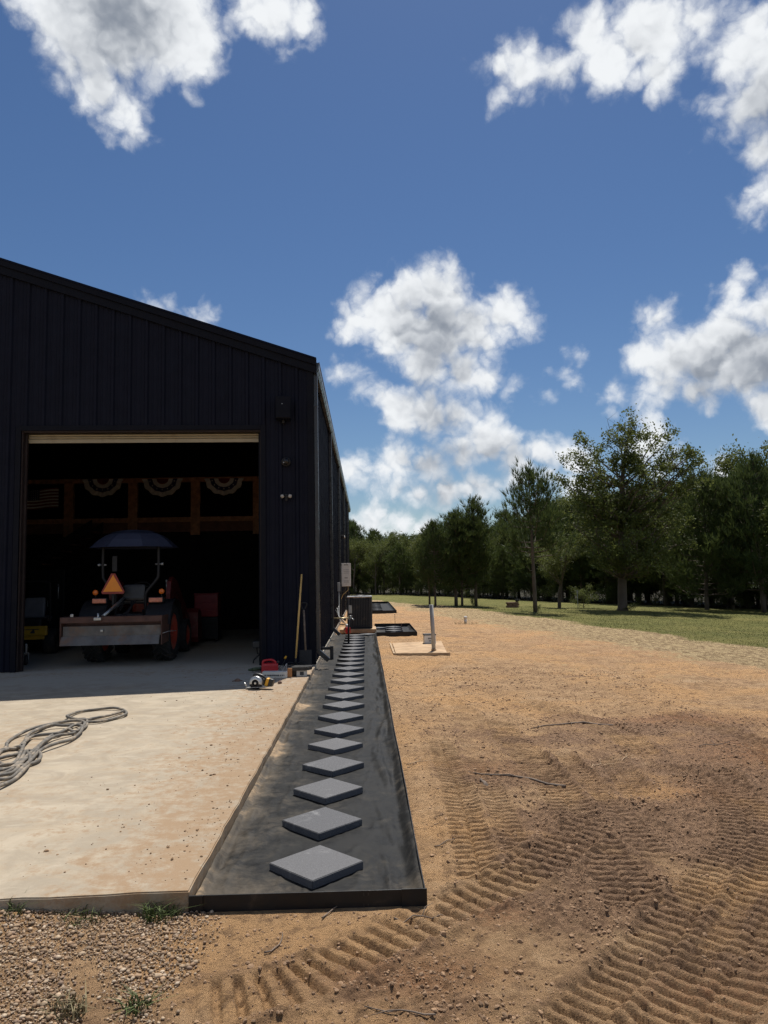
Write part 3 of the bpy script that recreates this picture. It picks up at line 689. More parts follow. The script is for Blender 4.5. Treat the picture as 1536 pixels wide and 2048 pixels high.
# ------------------------------------------------------------------ barn
barn = empty('barn', (0, 0, 0), 0, 'tall near-black metal barn with an open roll-up door', 'barn')
PITCH_R = .32; HE = 5.89; SLOPE = .324; PEAK_X = -10.4
XL, XRJ, HOP = -6.478, -1.977, 4.525
def rib_breaks(a, b):
    out = [a]
    k0 = int(math.floor(a/PITCH_R))-1
    for k in range(k0, int(b/PITCH_R)+2):
        c = k*PITCH_R
        for d, h in ((-.046, 0), (-.022, 1), (.022, 1), (.046, 0), (.098, 0), (.108, .2), (.124, .2), (.134, 0), (.186, 0), (.196, .2), (.212, .2), (.222, 0)):
            if a < c+d < b: out.append(c+d)
    return out + [b]
def rib_h(u):
    u = (u + PITCH_R/2) % PITCH_R - PITCH_R/2
    a = abs(u)
    if a < .022: return .034
    if a < .046: return .034*(.046-a)/.024
    v = u % PITCH_R
    for c in (.116, .204):
        q = abs(v-c)
        if q < .008: return .007
        if q < .018: return .007*(.018-q)/.010
    return 0.0
def roof_z(x): return HE - .03 + SLOPE*(XW+.06-x if x > PEAK_X else XW+.06-2*PEAK_X+x)
def front_panel(u0, u1):
    """one sheet of ribbed front cladding; u measured leftwards from the corner"""
    b = MB()
    cuts = sorted({u0, u1} | {c for c in (XW-XRJ, XW-XL) if u0 < c < u1})
    for a, c in zip(cuts[:-1], cuts[1:]):
        mid = XW-(a+c)/2; zb = HOP if XL < mid < XRJ else .012
        us = rib_breaks(a, c); lo = []; hi = []
        for u in us:
            x = XW-u; y = fy(x)-rib_h(u); lo.append((x, y, zb)); hi.append((x, y, roof_z(x)-.10))
        b.grid([lo, hi], False)
    return b.build('siding_panel', M['siding'], barn, recalc=False)
u = .07
while u < 18.6:
    front_panel(u, min(u+.96, 18.7)); u += .96
sp_ = MB(); us = rib_breaks(0, .96)
sp_.grid([[(rib_h(q)-.036, q, .012) for q in us], [(rib_h(q)-.036, q, 5.78) for q in us]], False)
s0 = sp_.build('siding_panel', M['siding'], barn, (XW, YF+.07, 0), recalc=False)
for i in range(1, 33):
    c = s0.copy(); COL.objects.link(c); c.parent = barn; c.location = (XW, YF+.07+.96*i, 0)
YB = YF+.07+.96*33
b = MB(); b._add([(-19.7, fy(-19.7), .01), (-19.7, YB, .01), (-19.7, YB, 5.8), (-19.7, fy(-19.7), 5.8)], [(0, 1, 2, 3)]); b.build('left_wall', M['siding'], barn)
b = MB(); b._add([(-19.7, YB, .01), (XW-.03, YB, .01), (XW-.03, YB, 5.85), (PEAK_X, YB, roof_z(PEAK_X)-.1), (-19.7, YB, 5.8)], [(0, 1, 2, 3, 4)]); b.build('back_wall', M['siding'], barn)
# corner trims
for (cx, cyy) in ((XW, YF), (XW, YB)):
    s = -1 if cyy == YF else 1
    b = MB(); b.prism([(cx-.11, cyy+s*.036), (cx+.006, cyy+s*.036), (cx+.006, cyy-s*.11), (cx-.002, cyy-s*.11), (cx-.002, cyy+s*.028), (cx-.11, cyy+s*.028)], 'Z', .005, 5.80)
    b.build('corner_trim', M['trim'], barn)
# roof slopes
for s in (1, -1):
    b = MB(); y0, y1 = YF-.10, YB+.10; n = int((y1-y0)/.32)
    xe, xp = (XW+.07, PEAK_X) if s > 0 else (2*PEAK_X-XW-.07, PEAK_X)
    rows = [[], []]
    for k in range(n+1):
        y = y0+(y1-y0)*k/n
        for d, h in ((-.03, 0), (-.015, .03), (.015, .03), (.03, 0)):
            rows[0].append((xe, y+d+SKEW*(xe-XW), HE-.0+h)); rows[1].append((xp, y+d+SKEW*(xp-XW), HE+SLOPE*abs(XW+.07-PEAK_X)+h))
    b.grid(rows, False); b.build('roof_slope', M['siding'], barn)
    b = MB(); g0, g1 = fy(xe)+.0, YB
    b._add([(xe, g0, HE-.06), (xe, g1, HE-.06), (xp, g1, HE-.06+SLOPE*abs(XW+.07-PEAK_X)), (xp, g0, HE-.06+SLOPE*abs(XW+.07-PEAK_X))], [(0, 1, 2, 3)]); b.build('ceiling', M['inner'], barn)
# rake trim: cap over a recessed fascia
for s in (1, -1):
    xe = XW+.075 if s > 0 else 2*PEAK_X-XW-.075
    ez = HE+.005; pz = HE+.005+SLOPE*abs(XW+.075-PEAK_X)
    def strip(top, bot, yo, name):
        b = MB(); P = [(xe, ez), (PEAK_X, pz)]
        vs = []
        for (x, z) in P:
            for (yy, zz) in ((yo, bot), (yo, top), (.0, top+.0), (.0, bot)): vs.append((x, fy(x)+yy, z+zz))
        b._add(vs, [(0, 1, 5, 4), (1, 2, 6, 5), (2, 3, 7, 6), (3, 0, 4, 7), (0, 3, 2, 1), (4, 5, 6, 7)]); return b.build(name, M['trim'], barn)
    strip(.035, -.115, -.115, 'rake_cap'); strip(-.117, -.27, -.075, 'rake_fascia')
# gutter along the eave, box section, with joints
g = MB(); y0, y1 = YF-.05, YB+.05
g.grid([[(XW+.01, y, HE-.16), (XW+.012, y, HE-.215), (XW+.08, y, HE-.215), (XW+.118, y, HE-.15), (XW+.125, y, HE-.05), (XW+.135, y, HE-.05), (XW+.135, y, HE-.042), (XW+.118, y, HE-.042)] for y in np.linspace(y0, y1, 40)], False)
g._add([(XW+.01, y0, HE-.05), (XW+.01, y0, HE-.16), (XW+.012, y0, HE-.215), (XW+.08, y0, HE-.215), (XW+.118, y0, HE-.15), (XW+.125, y0, HE-.05)], [(0, 1, 2, 3, 4, 5)])
g.build('gutter', M['gutter'], barn, recalc=False)
def downspout(y, kick=True):
    b = MB(); w, d = .095, .078; x0 = XW+.006; pr = .006
    b.cbox((x0+d/2, y, 2.95), (d, w, 5.45), .008)
    b.box((x0+d/2+.014, y, 5.70), (d, w, .10), RY(.5))
    o = b.build('downspout', M['gutter'], barn)
    e = MB(); ang = math.radians(52); R = RY(ang)
    e.cbox((x0+d/2+.085, y, .165), (d+.006, w+.006, .30), .008, RY(-math.radians(48)))
    e.build('outlet_elbow', M['gutter'], o)
    for z in (1.0, 3.1, 5.0): st = MB(); st.box((x0+d/2+.001, y, z), (d+.004, w+.03, .03)); st.build('strap', M['gutter'], o)
for y in (14.22, 20.35, 26.9, 33.6, 40.3): downspout(y)
# door opening
def zb(x0, x1, yo0, yo1, z0, z1, name, m, parent=barn):
    b = MB(); xm = (x0+x1)/2; b.box((xm, fy(xm)+(yo0+yo1)/2, (z0+z1)/2), (x1-x0, yo1-yo0, z1-z0), RZ(math.atan(SKEW))); return b.build(name, m, parent)
zb(XL-.09, XL+.004, -.040, .0, .004, HOP+.09, 'jamb_trim', M['trim'])
zb(XRJ-.004, XRJ+.09, -.040, .0, .004, HOP+.09, 'jamb_trim', M['trim'])
zb(XL+.005, XRJ-.005, -.042, .0, HOP-.004, HOP+.09, 'header_trim', M['trim'])
zb(XL, XL+.025, .002, .26, .004, HOP, 'jamb_return', M['brown_trim'])
zb(XRJ-.025, XRJ, .002, .26, .004, HOP, 'jamb_return', M['brown_trim'])
zb(XL+.026, XRJ-.026, .002, .26, HOP-.03, HOP-.006, 'header_return', M['brown_trim'])
for xx in (XL+.045, XRJ-.045): zb(xx-.018, xx+.018, .10, .16, .004, HOP-.05, 'door_track', M['brown_trim'] if xx < -4 else M['trim'])
door = MB(); xm = (XL+XRJ)/2
door.box((xm, fy(xm)+.20, HOP-.18), (XRJ-XL-.07, .03, .05), RZ(math.atan(SKEW)))
door = door.build('overhead_door', M['beige'], barn)
for k in range(3):
    b = MB(); z = HOP-.165+.045*k; n = 6
    P = [[(x, fy(x)+.17+.03-.022*math.sin(math.pi*j/n), z+.041*j/n) for x in (XL+.04, XRJ-.04)] for j in range(n+1)]
    b.grid(P, True); b.build('door_slat', M['beige'], door)
# interior lining, loft with railing, stair
def ib(x0, x1, y0, y1, z0, z1, name, m, parent=barn): b = MB(); b.bb(x0, x1, y0, y1, z0, z1); return b.build(name, m, parent)
b = MB(); b._add([(XW-.06, YF+.1, .003), (XW-.06, YB-.05, .003), (XW-.06, YB-.05, 5.8), (XW-.06, YF+.1, 5.8)], [(0, 1, 2, 3)]); b.build('inner_wall', M['inner'], barn)
ib(XRJ+.0, XW-.065, YF+.03, YF+.06, .0, 5.75, 'inner_wall', M['inner'])
ib(-19.5, -12.2, 24.2, 24.28, 0, 5.6, 'inner_wall', M['inner'])
LY = 24.0
ib(-19.4, XW-.07, LY+.30, LY+.35, .0, 3.2, 'under_loft_wall', M['inner'])
b = MB(); b.prism([(-19.4, 3.6), (XW-.07, 3.6), (XW-.07, 5.6), (PEAK_X, 8.6), (-19.4, 5.7)], 'Y', LY+5.0, LY+5.1); b.build('loft_back_wall', M['inner'], barn)
loft = ib(-12.2, XW-.07, LY+.03, LY+5.0, 3.30, 3.52, 'loft', M['plywood'])
ib(-12.2, XW-.07, LY, LY+.04, 3.20, 3.53, 'rim_board', M['plywood'], loft)
for x in (-11.65, -9.604, -7.536, -5.507, -3.486, -1.45):
    ib(x-.15, x+.15, LY-.03, LY+.09, 3.10 if x != -7.536 else 3.3, 4.84, 'railing_post', M['wood'], loft)
for i, x in enumerate((-11.65, -9.604, -7.536, -5.507, -3.486)):
    x1 = (-9.604, -7.536, -5.507, -3.486, -1.45)[i]
    ib(x, x1-.004, LY-.045, LY+.11, 4.842, 4.985, 'top_rail', M['wood'], loft)
    ib(x+.152, x1-.152, LY-.02, LY+.08, 3.535, 3.685, 'bottom_rail', M['wood'], loft)
stair = empty('staircase', (-9.1, 22.2, 0), 0); stair.parent = barn
b = MB()
for yy in (0, .95):
    b._add([(-2.4, yy, 1.0), (-2.4, yy, 1.32), (.9, yy, 3.5), (.9, yy, 3.18), (-2.4, yy+.05, 1.0), (-2.4, yy+.05, 1.32), (.9, yy+.05, 3.5), (.9, yy+.05, 3.18)], [(0, 1, 2, 3), (4, 5, 6, 7), (0, 1, 5, 4), (1, 2, 6, 5), (2, 3, 7, 6), (3, 0, 4, 7)])
b.build('stringer', M['inner'], stair)
for k in range(11):
    b = MB(); b.bb(-2.35+.29*k, -2.06+.29*k, .05, .95, 1.22+.192*k, 1.26+.192*k); b.build('tread', M['plywood'], stair)

# ------------------------------------------------------------------ materials for equipment
M['orange'] = simple('tractor_orange_paint', (.34, .05, .018), .42, 0, .1, 6, dirt=(.2, .13, .08), dirt_amt=.3)
M['rim_red'] = simple('faded_red_orange_rim', (.42, .06, .035), .45, 0, .12, 6, dirt=(.25, .15, .1), dirt_amt=.25)
M['loader_red'] = simple('dark_red_paint', (.12, .012, .012), .45, 0, .15, 5, dirt=(.15, .09, .07), dirt_amt=.25)
M['chest_red'] = simple('red_chest_paint', (.22, .012, .014), .4)
M['red'] = simple('red_plastic', (.50, .02, .025), .38, 0, .1, 6)
M['tyre'] = simple('black_rubber', (.022, .022, .023), .75, 0, .25, 12, dirt=(.14, .11, .08), dirt_amt=.2, bump=.15, bscale=50)
M['navy'] = simple('navy_canopy_plastic', (.036, .044, .082), .55, 0, .08, 4)
M['smv'] = simple('fluorescent_orange_reflector', (.95, .30, .02), .4, 0, .05, 5)
M['smv_border'] = simple('dark_red_reflector', (.30, .03, .02), .4)
M['amber'] = simple('amber_lens', (.75, .17, .02), .2, 0, .1, 20)
M['tail'] = simple('red_amber_tail_lens', (.60, .20, .12), .25, 0, .2, 14)
M['rust'] = simple('rusty_steel', (.13, .065, .047), .75, .1, .3, 6, dirt=(.11, .05, .03), dirt_amt=.5, bump=.3)
M['scraped'] = simple('scraped_grey_steel', (.15, .138, .128), .5, .4, .2, 5, dirt=(.2, .12, .08), dirt_amt=.35)
M['dark_steel'] = simple('dark_steel', (.018, .018, .020), .5, .1, .2, 8, spec=.3)
M['yellow'] = simple('yellow_paint', (.62, .36, .03), .42, 0, .1, 6, dirt=(.2, .15, .08), dirt_amt=.25)
M['seat_grey'] = simple('grey_vinyl', (.17, .17, .19), .5, 0, .1, 6)
M['hose'] = simple('dusty_grey_rubber_hose', (.135, .122, .105), .78, 0, .22, 14, dirt=(.36, .29, .21), dirt_amt=.42, dirt_scale=9)
M['handle'] = simple('yellow_tan_handle', (.62, .40, .13), .5, 0, .12, 8)
M['old_wood'] = simple('weathered_wood', (.16, .12, .09), .8, 0, .3, 12, bump=.2)
M['form_wood'] = simple('pale_form_lumber', (.46, .33, .20), .8, 0, .2, 9, dirt=(.32, .21, .12), dirt_amt=.4, bump=.2)
M['brass'] = simple('pale_brass_pipe', (.55, .45, .26), .35, .6, .1, 9)
M['carton'] = simple('white_printed_carton', (.66, .63, .57), .7, 0, .06, 9, dirt=(.45, .35, .24), dirt_amt=.25)
M['kraft'] = simple('brown_board', (.42, .19, .07), .75, 0, .12, 9)
M['saw_yellow'] = simple('tool_yellow', (.72, .36, .02), .42, 0, .06, 12)
M['saw_silver'] = simple('brushed_guard', (.55, .55, .54), .35, .7, .1, 15)
M['white_cloth'] = simple('white_bunting_cloth', (.55, .53, .52), .85, 0, .08, 6)
M['red_cloth'] = simple('red_bunting_cloth', (.13, .018, .022), .85)
M['blue_cloth'] = simple('blue_bunting_cloth', (.02, .025, .09), .85)
M['pad_dirt'] = simple('dusty_pad_concrete', (.50, .345, .205), .9, 0, .16, 5, dirt=(.36, .23, .13), dirt_amt=.5, dirt_scale=2, bump=.3)
M['ac_grey'] = simple('charcoal_condenser_paint', (.045, .046, .05), .45, 0, .1, 6, dirt=(.2, .15, .1), dirt_amt=.15)
M['block'] = simple('brown_block', (.20, .12, .085), .9, 0, .25, 6, bump=.3)
M['bark_none'] = M['old_wood']

# ------------------------------------------------------------------ tractor, seen from behind
def wheel(parent, name, c, R, w, rimr, out, lugs, m_rim):
    """tyre with bar lugs as a part, rim disc as its sub-part; axle along X, out=+1/-1 outer side"""
    b = MB(); h = w/2; s = R
    b.lathe([(rimr, -h*.72), (rimr+.03, -h*.95), (R*.84, -h), (R*.93, -h*.86), (R*.95, 0), (R*.93, h*.86), (R*.84, h), (rimr+.03, h*.95), (rimr, h*.72)], 'X', 40, c, True, False)
    for k in range(lugs):
        for sd in (-1, 1):
            a0 = 2*math.pi*(k+(.5 if sd > 0 else 0))/lugs
            P = []
            for j in range(5):
                t = j/4; x = sd*h*(.02+.98*t); a = a0 + .42*t*(20/lugs)
                wd = .055*R/.58*(20/lugs)**.5; ro = R*(1.0 if t < .9 else .955)
                ca = lambda q, r: (c[0]+x, c[1]+math.cos(a+q)*r, c[2]+math.sin(a+q)*r)
                P.append([ca(-wd, R*.91), ca(-wd*.7, ro), ca(wd*.7, ro), ca(wd, R*.91)])
            b.grid(P, False); b._add(P[0], [(0, 1, 2, 3)]); b._add(P[-1], [(0, 1, 2, 3)])
    t = b.build(name, M['tyre'], parent)
    r = MB(); o = out
    r.lathe([(rimr+.012, o*h*.80), (rimr-.015, o*h*.84), (rimr-.03, o*h*.5), (rimr*.55, o*h*.30), (rimr*.33, o*h*.34), (rimr*.30, o*h*.62), (rimr*.12, o*h*.64), (.001, o*h*.64)], 'X', 32, c, True, False)
    for k in range(6):
        a = 2*math.pi*k/6; r.cyl((c[0]+o*h*.60, c[1]+math.cos(a)*rimr*.22, c[2]+math.sin(a)*rimr*.22), (c[0]+o*h*.70, c[1]+math.cos(a)*rimr*.22, c[2]+math.sin(a)*rimr*.22), .016, 6)
    r.lathe([(rimr+.012, -o*h*.80), (rimr-.02, -o*h*.6), (.06, -o*h*.3)], 'X', 32, c, True, False)
    r.build('rim', m_rim, t); return t
tr = empty('tractor', (-4.83, 15.45, 0), .04, 'orange tractor with navy canopy and rear blade parked inside the barn door', 'tractor')
for s in (-1, 1):
    wheel(tr, 'rear_wheel', (s*.69, 0, .585), .585, .36, .36, s, 20, M['rim_red'])
    wheel(tr, 'front_wheel', (s*.68, 1.75, .38), .38, .24, .22, s, 16, M['rim_red'])
b = MB(); b.cbox((0, .55, .62), (.36, 1.9, .36), .04); b.cbox((0, 0, .585), (1.0, .22, .24), .04); b.cbox((0, -.12, .62), (.44, .34, .5), .05); b.cbox((0, 1.75, .42), (1.1, .14, .12), .02); b.build('chassis', M['dark_steel'], tr)
b = MB(); b.cbox((0, 1.62, 1.02), (.56, 1.35, .46), .09); b.build('hood', M['orange'], tr)
b = MB(); b.cbox((0, .20, .93), (.62, .9, .10), .03); b.build('platform', M['dark_steel'], tr)
b = MB(); b.cbox((.06, .10, 1.22), (.46, .46, .10), .04); b.cbox((.06, -.12, 1.40), (.46, .12, .34), .05, RX(-.15)); b.build('seat', M['black_plastic'], tr)
b = MB()
for k in range(24):
    a0, a1 = 2*math.pi*k/24, 2*math.pi*(k+1)/24; Rm = RX(.5)
    b.cyl(Vector((0, .62, 1.52))+Rm@Vector((.19*math.cos(a0), .19*math.sin(a0), 0)), Vector((0, .62, 1.52))+Rm@Vector((.19*math.cos(a1), .19*math.sin(a1), 0)), .014, 6)
b.cyl((0, .62, 1.52), (0, .78, 1.2), .022, 8); b.cyl((-.19, .62, 1.52), (.19, .62, 1.52), .011, 6); b.build('steering_wheel', M['black_plastic'], tr)
for s in (-1, 1):
    b = MB(); P = []
    for k in range(13):
        a = math.radians(15+150*k/12); P.append([(s*x, math.cos(a)*.66-.02, .60+math.sin(a)*.66) for x in (.40, .90)])
    b.grid(P, True); Q = [[(s*.40, p[0][1], p[0][2]) for p in P], [(s*.40, p[0][1]*.75, max(.75, p[0][2]-.35)) for p in P]]; b.grid(Q, True)
    f = b.build('fender', M['dark_steel'], tr)
    b = MB(); b.cbox((s*.56, -.34, 1.25), (.31, .12, .125), .03); b.build('tail_light_housing', M['dark_steel'], f)
    b = MB(); b.cbox((s*.56, -.395, 1.25), (.27, .04, .09), .015); b.build('tail_light', M['tail'], f)
    b = MB(); b.lathe([(.001, -.025), (.045, -.022), (.056, .0), (.056, .03), (.03, .04)], 'Y', 20, (s*.66, -.33, 1.42)); b.build('amber_lamp', M['amber'], f)
    b = MB(); b.cyl((s*.66, -.31, 1.42), (s*.66, -.31, 1.26), .012, 8); b.build('lamp_stalk', M['dark_steel'], f)
    b = MB(); pts = catmull([(s*.30, -.12, .80), (s*.30, -.16, 1.20), (s*.32, -.18, 1.40), (s*.52, -.18, 1.66), (s*.56, -.18, 1.80), (s*.56, -.18, 2.38)], 6)
    b.tube(pts, .033, 10); r = b.build('roll_bar_post', M['dark_steel'], tr)
    b = MB(); b.cyl((s*.49, -.18, 1.98), (s*.64, -.18, 1.98), .02, 8); b.lathe([(.001, 0), (.022, .0), (.034, .05), (.001, .055)], 'X', 12, (s*.64-.03, -.19, 1.98)); b.build('clamp_bolt', M['galv'], r)
b = MB(); b.cyl((-.56, -.18, 2.36), (.56, -.18, 2.36), .033, 10); b.build('roll_bar_top', M['dark_steel'], tr)
# canopy: eight flat panels with raised vent cap
cn_ = MB(); prof = [(.92, 0), (.90, .012), (.74, .16), (.60, .255), (.45, .315)]; n8 = 8
def ring(r, z): return [(r*math.cos(math.pi/8+2*math.pi*k/8)*1.0, r*math.sin(math.pi/8+2*math.pi*k/8)*.86+.12, 2.335+z) for k in range(8)]
rings = [ring(r, z) for r, z in prof]
for k in range(8): cn_.grid([[rings[i][k], rings[i][(k+1) % 8]] for i in range(len(rings))], False)
can = cn_.build('canopy', M['navy'], tr)
cp_ = MB(); rr = [ring(.50, .318), ring(.30, .362), ring(.02, .385)]
for k in range(8): cp_.grid([[rr[i][k], rr[i][(k+1) % 8]] for i in range(3)], False)
cp_.build('vent_cap', M['navy'], can)
for k in range(8):
    b = MB(); b.tube([ring(.05, .30)[k], ring(.6, .235)[k], ring(.9, .0)[k]], .008, 5); b.build('canopy_rib', M['dark_steel'], can)
# slow-moving-vehicle triangle
t_ = MB(); t_.prism([(-.52, 1.43), (-.50, 1.39), (-.08, 1.39), (-.06, 1.43), (-.25, 1.80), (-.33, 1.80)], 'Y', -.40, -.394); smv = t_.build('slow_vehicle_triangle', M['smv_border'], tr)
t_ = MB(); t_.prism([(-.485, 1.435), (-.095, 1.435), (-.29, 1.775)], 'Y', -.406, -.4005); t_.build('orange_face', M['smv'], smv)
b = MB(); b.cbox((-.29, -.38, 1.34), (.05, .02, .36), .005); b.build('sign_bracket', M['dark_steel'], tr)
b = MB(); b.cbox((-.29, -.30, 2.0), (.10, .03, .32), .01); b.build('seat_back_plate', M['dark_steel'], tr)
# three-point hitch, top link, hoses
b = MB(); b.tube([(-.10, -.30, 1.30), (-.22, -.70, 1.10), (-.30, -.98, .97)], .032, 10); b.build('top_link', M['galv'], tr)
b = MB(); b.tube([(-.06, -.30, 1.28), (-.15, -.62, 1.12)], .018, 8); b.build('link_screw', M['dark_steel'], tr)
for s in (-1, 1):
    b = MB(); b.tube([(s*.32, -.15, .50), (s*.40, -1.0, .62)], .03, 8); b.tube([(s*.26, -.2, 1.05), (s*.36, -.6, .57)], .02, 8); b.build('lift_arm', M['dark_steel'], tr)
for k in range(3):
    b = MB(); b.tube(catmull([(.05+.04*k, -.28, 1.24), (.06+.03*k, -.50, 1.08+.03*k), (-.06+.05*k, -.72, .95), (-.16+.04*k, -.95, .94)], 6), .013, 7); b.build('hydraulic_hose', M['black_plastic'], tr)
bl = MB(); X0, X1 = -1.04, .84; yb = -1.10
bl.prism([(yb-.03, .86), (yb-.02, .965), (yb+.10, .975), (yb+.10, .945), (yb+.02, .935), (yb+.02, .86)], 'X', X0, X1); blade = bl.build('rear_blade', M['rust'], tr)
b = MB(); b.prism([(yb+.03, .60), (yb+.03, .79), (yb+.05, .79), (yb+.05, .60)], 'X', X0+.02, X1-.02); b.build('moldboard', M['scraped'], blade)
b = MB(); b.prism([(yb-.085, .435), (yb+.0, .60), (yb+.016, .60), (yb-.065, .435)], 'X', X0+.0, X1-.03); b.build('cutting_edge', M['scraped'], blade)
b = MB(); b.bb(X0, X1, yb+.30, yb+.34, .70, .93); b.build('shadow_channel', M['rust'], blade)
for x in (X0-.018, X1+.002):
    b = MB(); b.prism([(yb-.03, .42), (yb-.03, .97), (yb+.55, .97), (yb+.65, .80), (yb+.62, .44)], 'X', x, x+.016); b.build('side_plate', M['rust'], blade)
b = MB(); b.cbox((-.34, yb-.05, .93), (.14, .10, .06), .01); b.cyl((-.34, yb-.05, .9), (-.34, yb-.05, 1.04), .022, 8); b.build('hitch_pin', M['galv'], blade)
b = MB(); b.cbox((-.28, yb+.0, .70), (.05, .05, .05), .01); b.build('latch', M['galv'], blade)
b = MB(); b.cbox((-.85, yb+.02, 1.0), (.06, .05, .06), .01); b.build('bracket', M['galv'], blade)
b = MB(); b.tube([(X1+.0, yb, .62), (X1+.12, yb+.1, .66), (X1+.24, yb+.2, .66)], .007, 6); b.build('chain_rod', M['galv'], blade)
# front loader
for s in (-1, 1):
    b = MB(); pts = [(.55, .9), (.52, 1.35), (.62, 1.62), (.85, 1.72), (1.25, 1.62), (2.35, .95), (2.75, .55), (2.62, .42), (2.15, .78), (1.15, 1.36), (.90, 1.40), (.85, .9)]
    b.prism(pts, 'X', s*.60-.045, s*.60+.045); b.build('loader_arm', M['loader_red'], tr)
    b = MB(); b.cyl((s*.60, 1.0, .95), (s*.60, 1.75, 1.25), .035, 10); b.build('loader_cylinder', M['galv'], tr)
b = MB(); b.prism([(2.65, .25), (2.65, .85), (2.75, .95), (3.05, .85), (3.2, .20), (2.75, .12)], 'X', -.85, .85); b.build('loader_bucket', M['loader_red'], tr)
b = MB(); b.cyl((.52, .75, 1.4), (.52, .75, 1.62), .02, 8); b.lathe([(.001, 0), (.03, 0), (.03, .05), (.001, .06)], 'Z', 12, (.52, .75, 1.6)); b.build('control_lever', M['galv'], tr)

# ------------------------------------------------------------------ other things inside the barn
mw = empty('riding_mower', (-7.78, 17.35, 0), .12, 'yellow and black riding mower half hidden behind the left door jamb', 'mower')
b = MB(); b.cbox((0, -.30, .55), (.95, .10, .22), .03); b.cbox((0, -.26, .40), (.80, .08, .10), .02); bm_ = b.build('rear_guard', M['yellow'], mw)
b = MB(); b.prism([(.10, .50), (.22, .50), (.19, .60)], 'Y', -.357, -.3535); b.build('guard_mark', M['print'], bm_)
b = MB(); b.bb(-.40, .30, -.357, -.3535, .575, .592); b.build('guard_stripe', M['print'], bm_)
b = MB(); b.cbox((0, .05, .62), (.62, .50, .40), .06); b.build('engine', M['dark_steel'], mw)
b = MB(); b.cbox((0, .62, .78), (.50, .50, .12), .05); b.cbox((0, .36, 1.05), (.46, .12, .48), .05, RX(-.12)); b.build('seat', M['seat_grey'], mw)
for s in (-1, 1):
    b = MB(); c = (s*.48, 0, .29); b.lathe([(.13, -.11), (.26, -.13), (.29, -.09), (.29, .09), (.26, .13), (.13, .11)], 'X', 28, c, True, True); w_ = b.build('rear_wheel', M['tyre'], mw)
    b = MB(); b.lathe([(.14, s*.10), (.05, s*.08), (.001, s*.09)], 'X', 20, c, True, False); b.build('rim', M['yellow'], w_)
    b = MB(); b.lathe([(.05, -.05), (.13, -.06), (.14, 0), (.13, .06), (.05, .05)], 'X', 20, (s*.42, 1.55, .14), True, True); b.build('front_caster', M['tyre'], mw)
b = MB(); b.tube(catmull([(-.38, .2, .6), (-.38, .15, 1.5), (-.30, .13, 1.66), (.30, .13, 1.66), (.38, .15, 1.5), (.38, .2, .6)], 5), .028, 8); b.build('roll_bar', M['dark_steel'], mw)
b = MB(); b.cyl((.55, .2, 1.25), (.55, .2, 1.60), .016, 8); b.build('steering_lever', M['galv'], mw)
b = MB(); b.cbox((0, .85, .26), (1.3, .9, .14), .04); b.build('cutting_deck', M['dark_steel'], mw)
b = MB(); b.lathe([(.02, -.03), (.085, -.035), (.10, 0), (.085, .035), (.02, .03)], 'X', 24, (0, 0, .10)); cs = empty('caster', (-6.86, 15.15, 0), .5, 'small black wheel on a grey fork beside the left door jamb', 'wheel')
b.build('tyre', M['tyre'], cs); b = MB(); b.box((-.045, 0, .16), (.008, .05, .14)); b.box((.045, 0, .16), (.008, .05, .14)); b.box((0, 0, .235), (.10, .06, .012)); b.cyl((0, 0, .24), (0, 0, .42), .02, 10); b.build('fork', M['grey_pvc'], cs)
ch = empty('tool_chest', (-4.25, 20.0, 0), 0, 'red tool chest on a black cabinet in the dark barn right of the tractor', 'tool chest')
b = MB(); b.cbox((0, 0, .95), (.62, .45, .60), .02); c_ = b.build('chest_body', M['chest_red'], ch)
b = MB(); b.cbox((0, -.01, 1.262), (.64, .48, .03), .01); b.build('lid', M['chest_red'], c_)
for k in range(3): b = MB(); b.cbox((0, -.232, .74+.19*k), (.56, .012, .165), .006); d_ = b.build('drawer', M['chest_red'], c_)
b = MB(); b.cbox((0, 0, .35), (.64, .46, .58), .02); b.build('cabinet', M['dark_steel'], ch)
for sx in (-.25, .25):
    for sy2 in (-.17, .17): b = MB(); b.lathe([(.01, -.015), (.035, -.015), (.035, .015), (.01, .015)], 'X', 14, (sx, sy2, .035)); b.build('caster', M['tyre'], ch)
cb = empty('storage_cabinet', (-8.95, 21.2, 0), 0, 'tall charcoal cabinet in the dark behind the mower', 'cabinet')
b = MB(); b.cbox((0, 0, 1.0), (1.0, .55, 1.98), .02); k_ = b.build('carcass', M['dark_steel'], cb)
for s in (-1, 1): b = MB(); b.cbox((s*.245, -.28, 1.0), (.475, .02, 1.88), .01); d_ = b.build('door', M['dark_steel'], cb); b = MB(); b.cbox((s*.05, -.30, 1.05), (.02, .03, .18), .005); b.build('handle', M['galv'], d_)

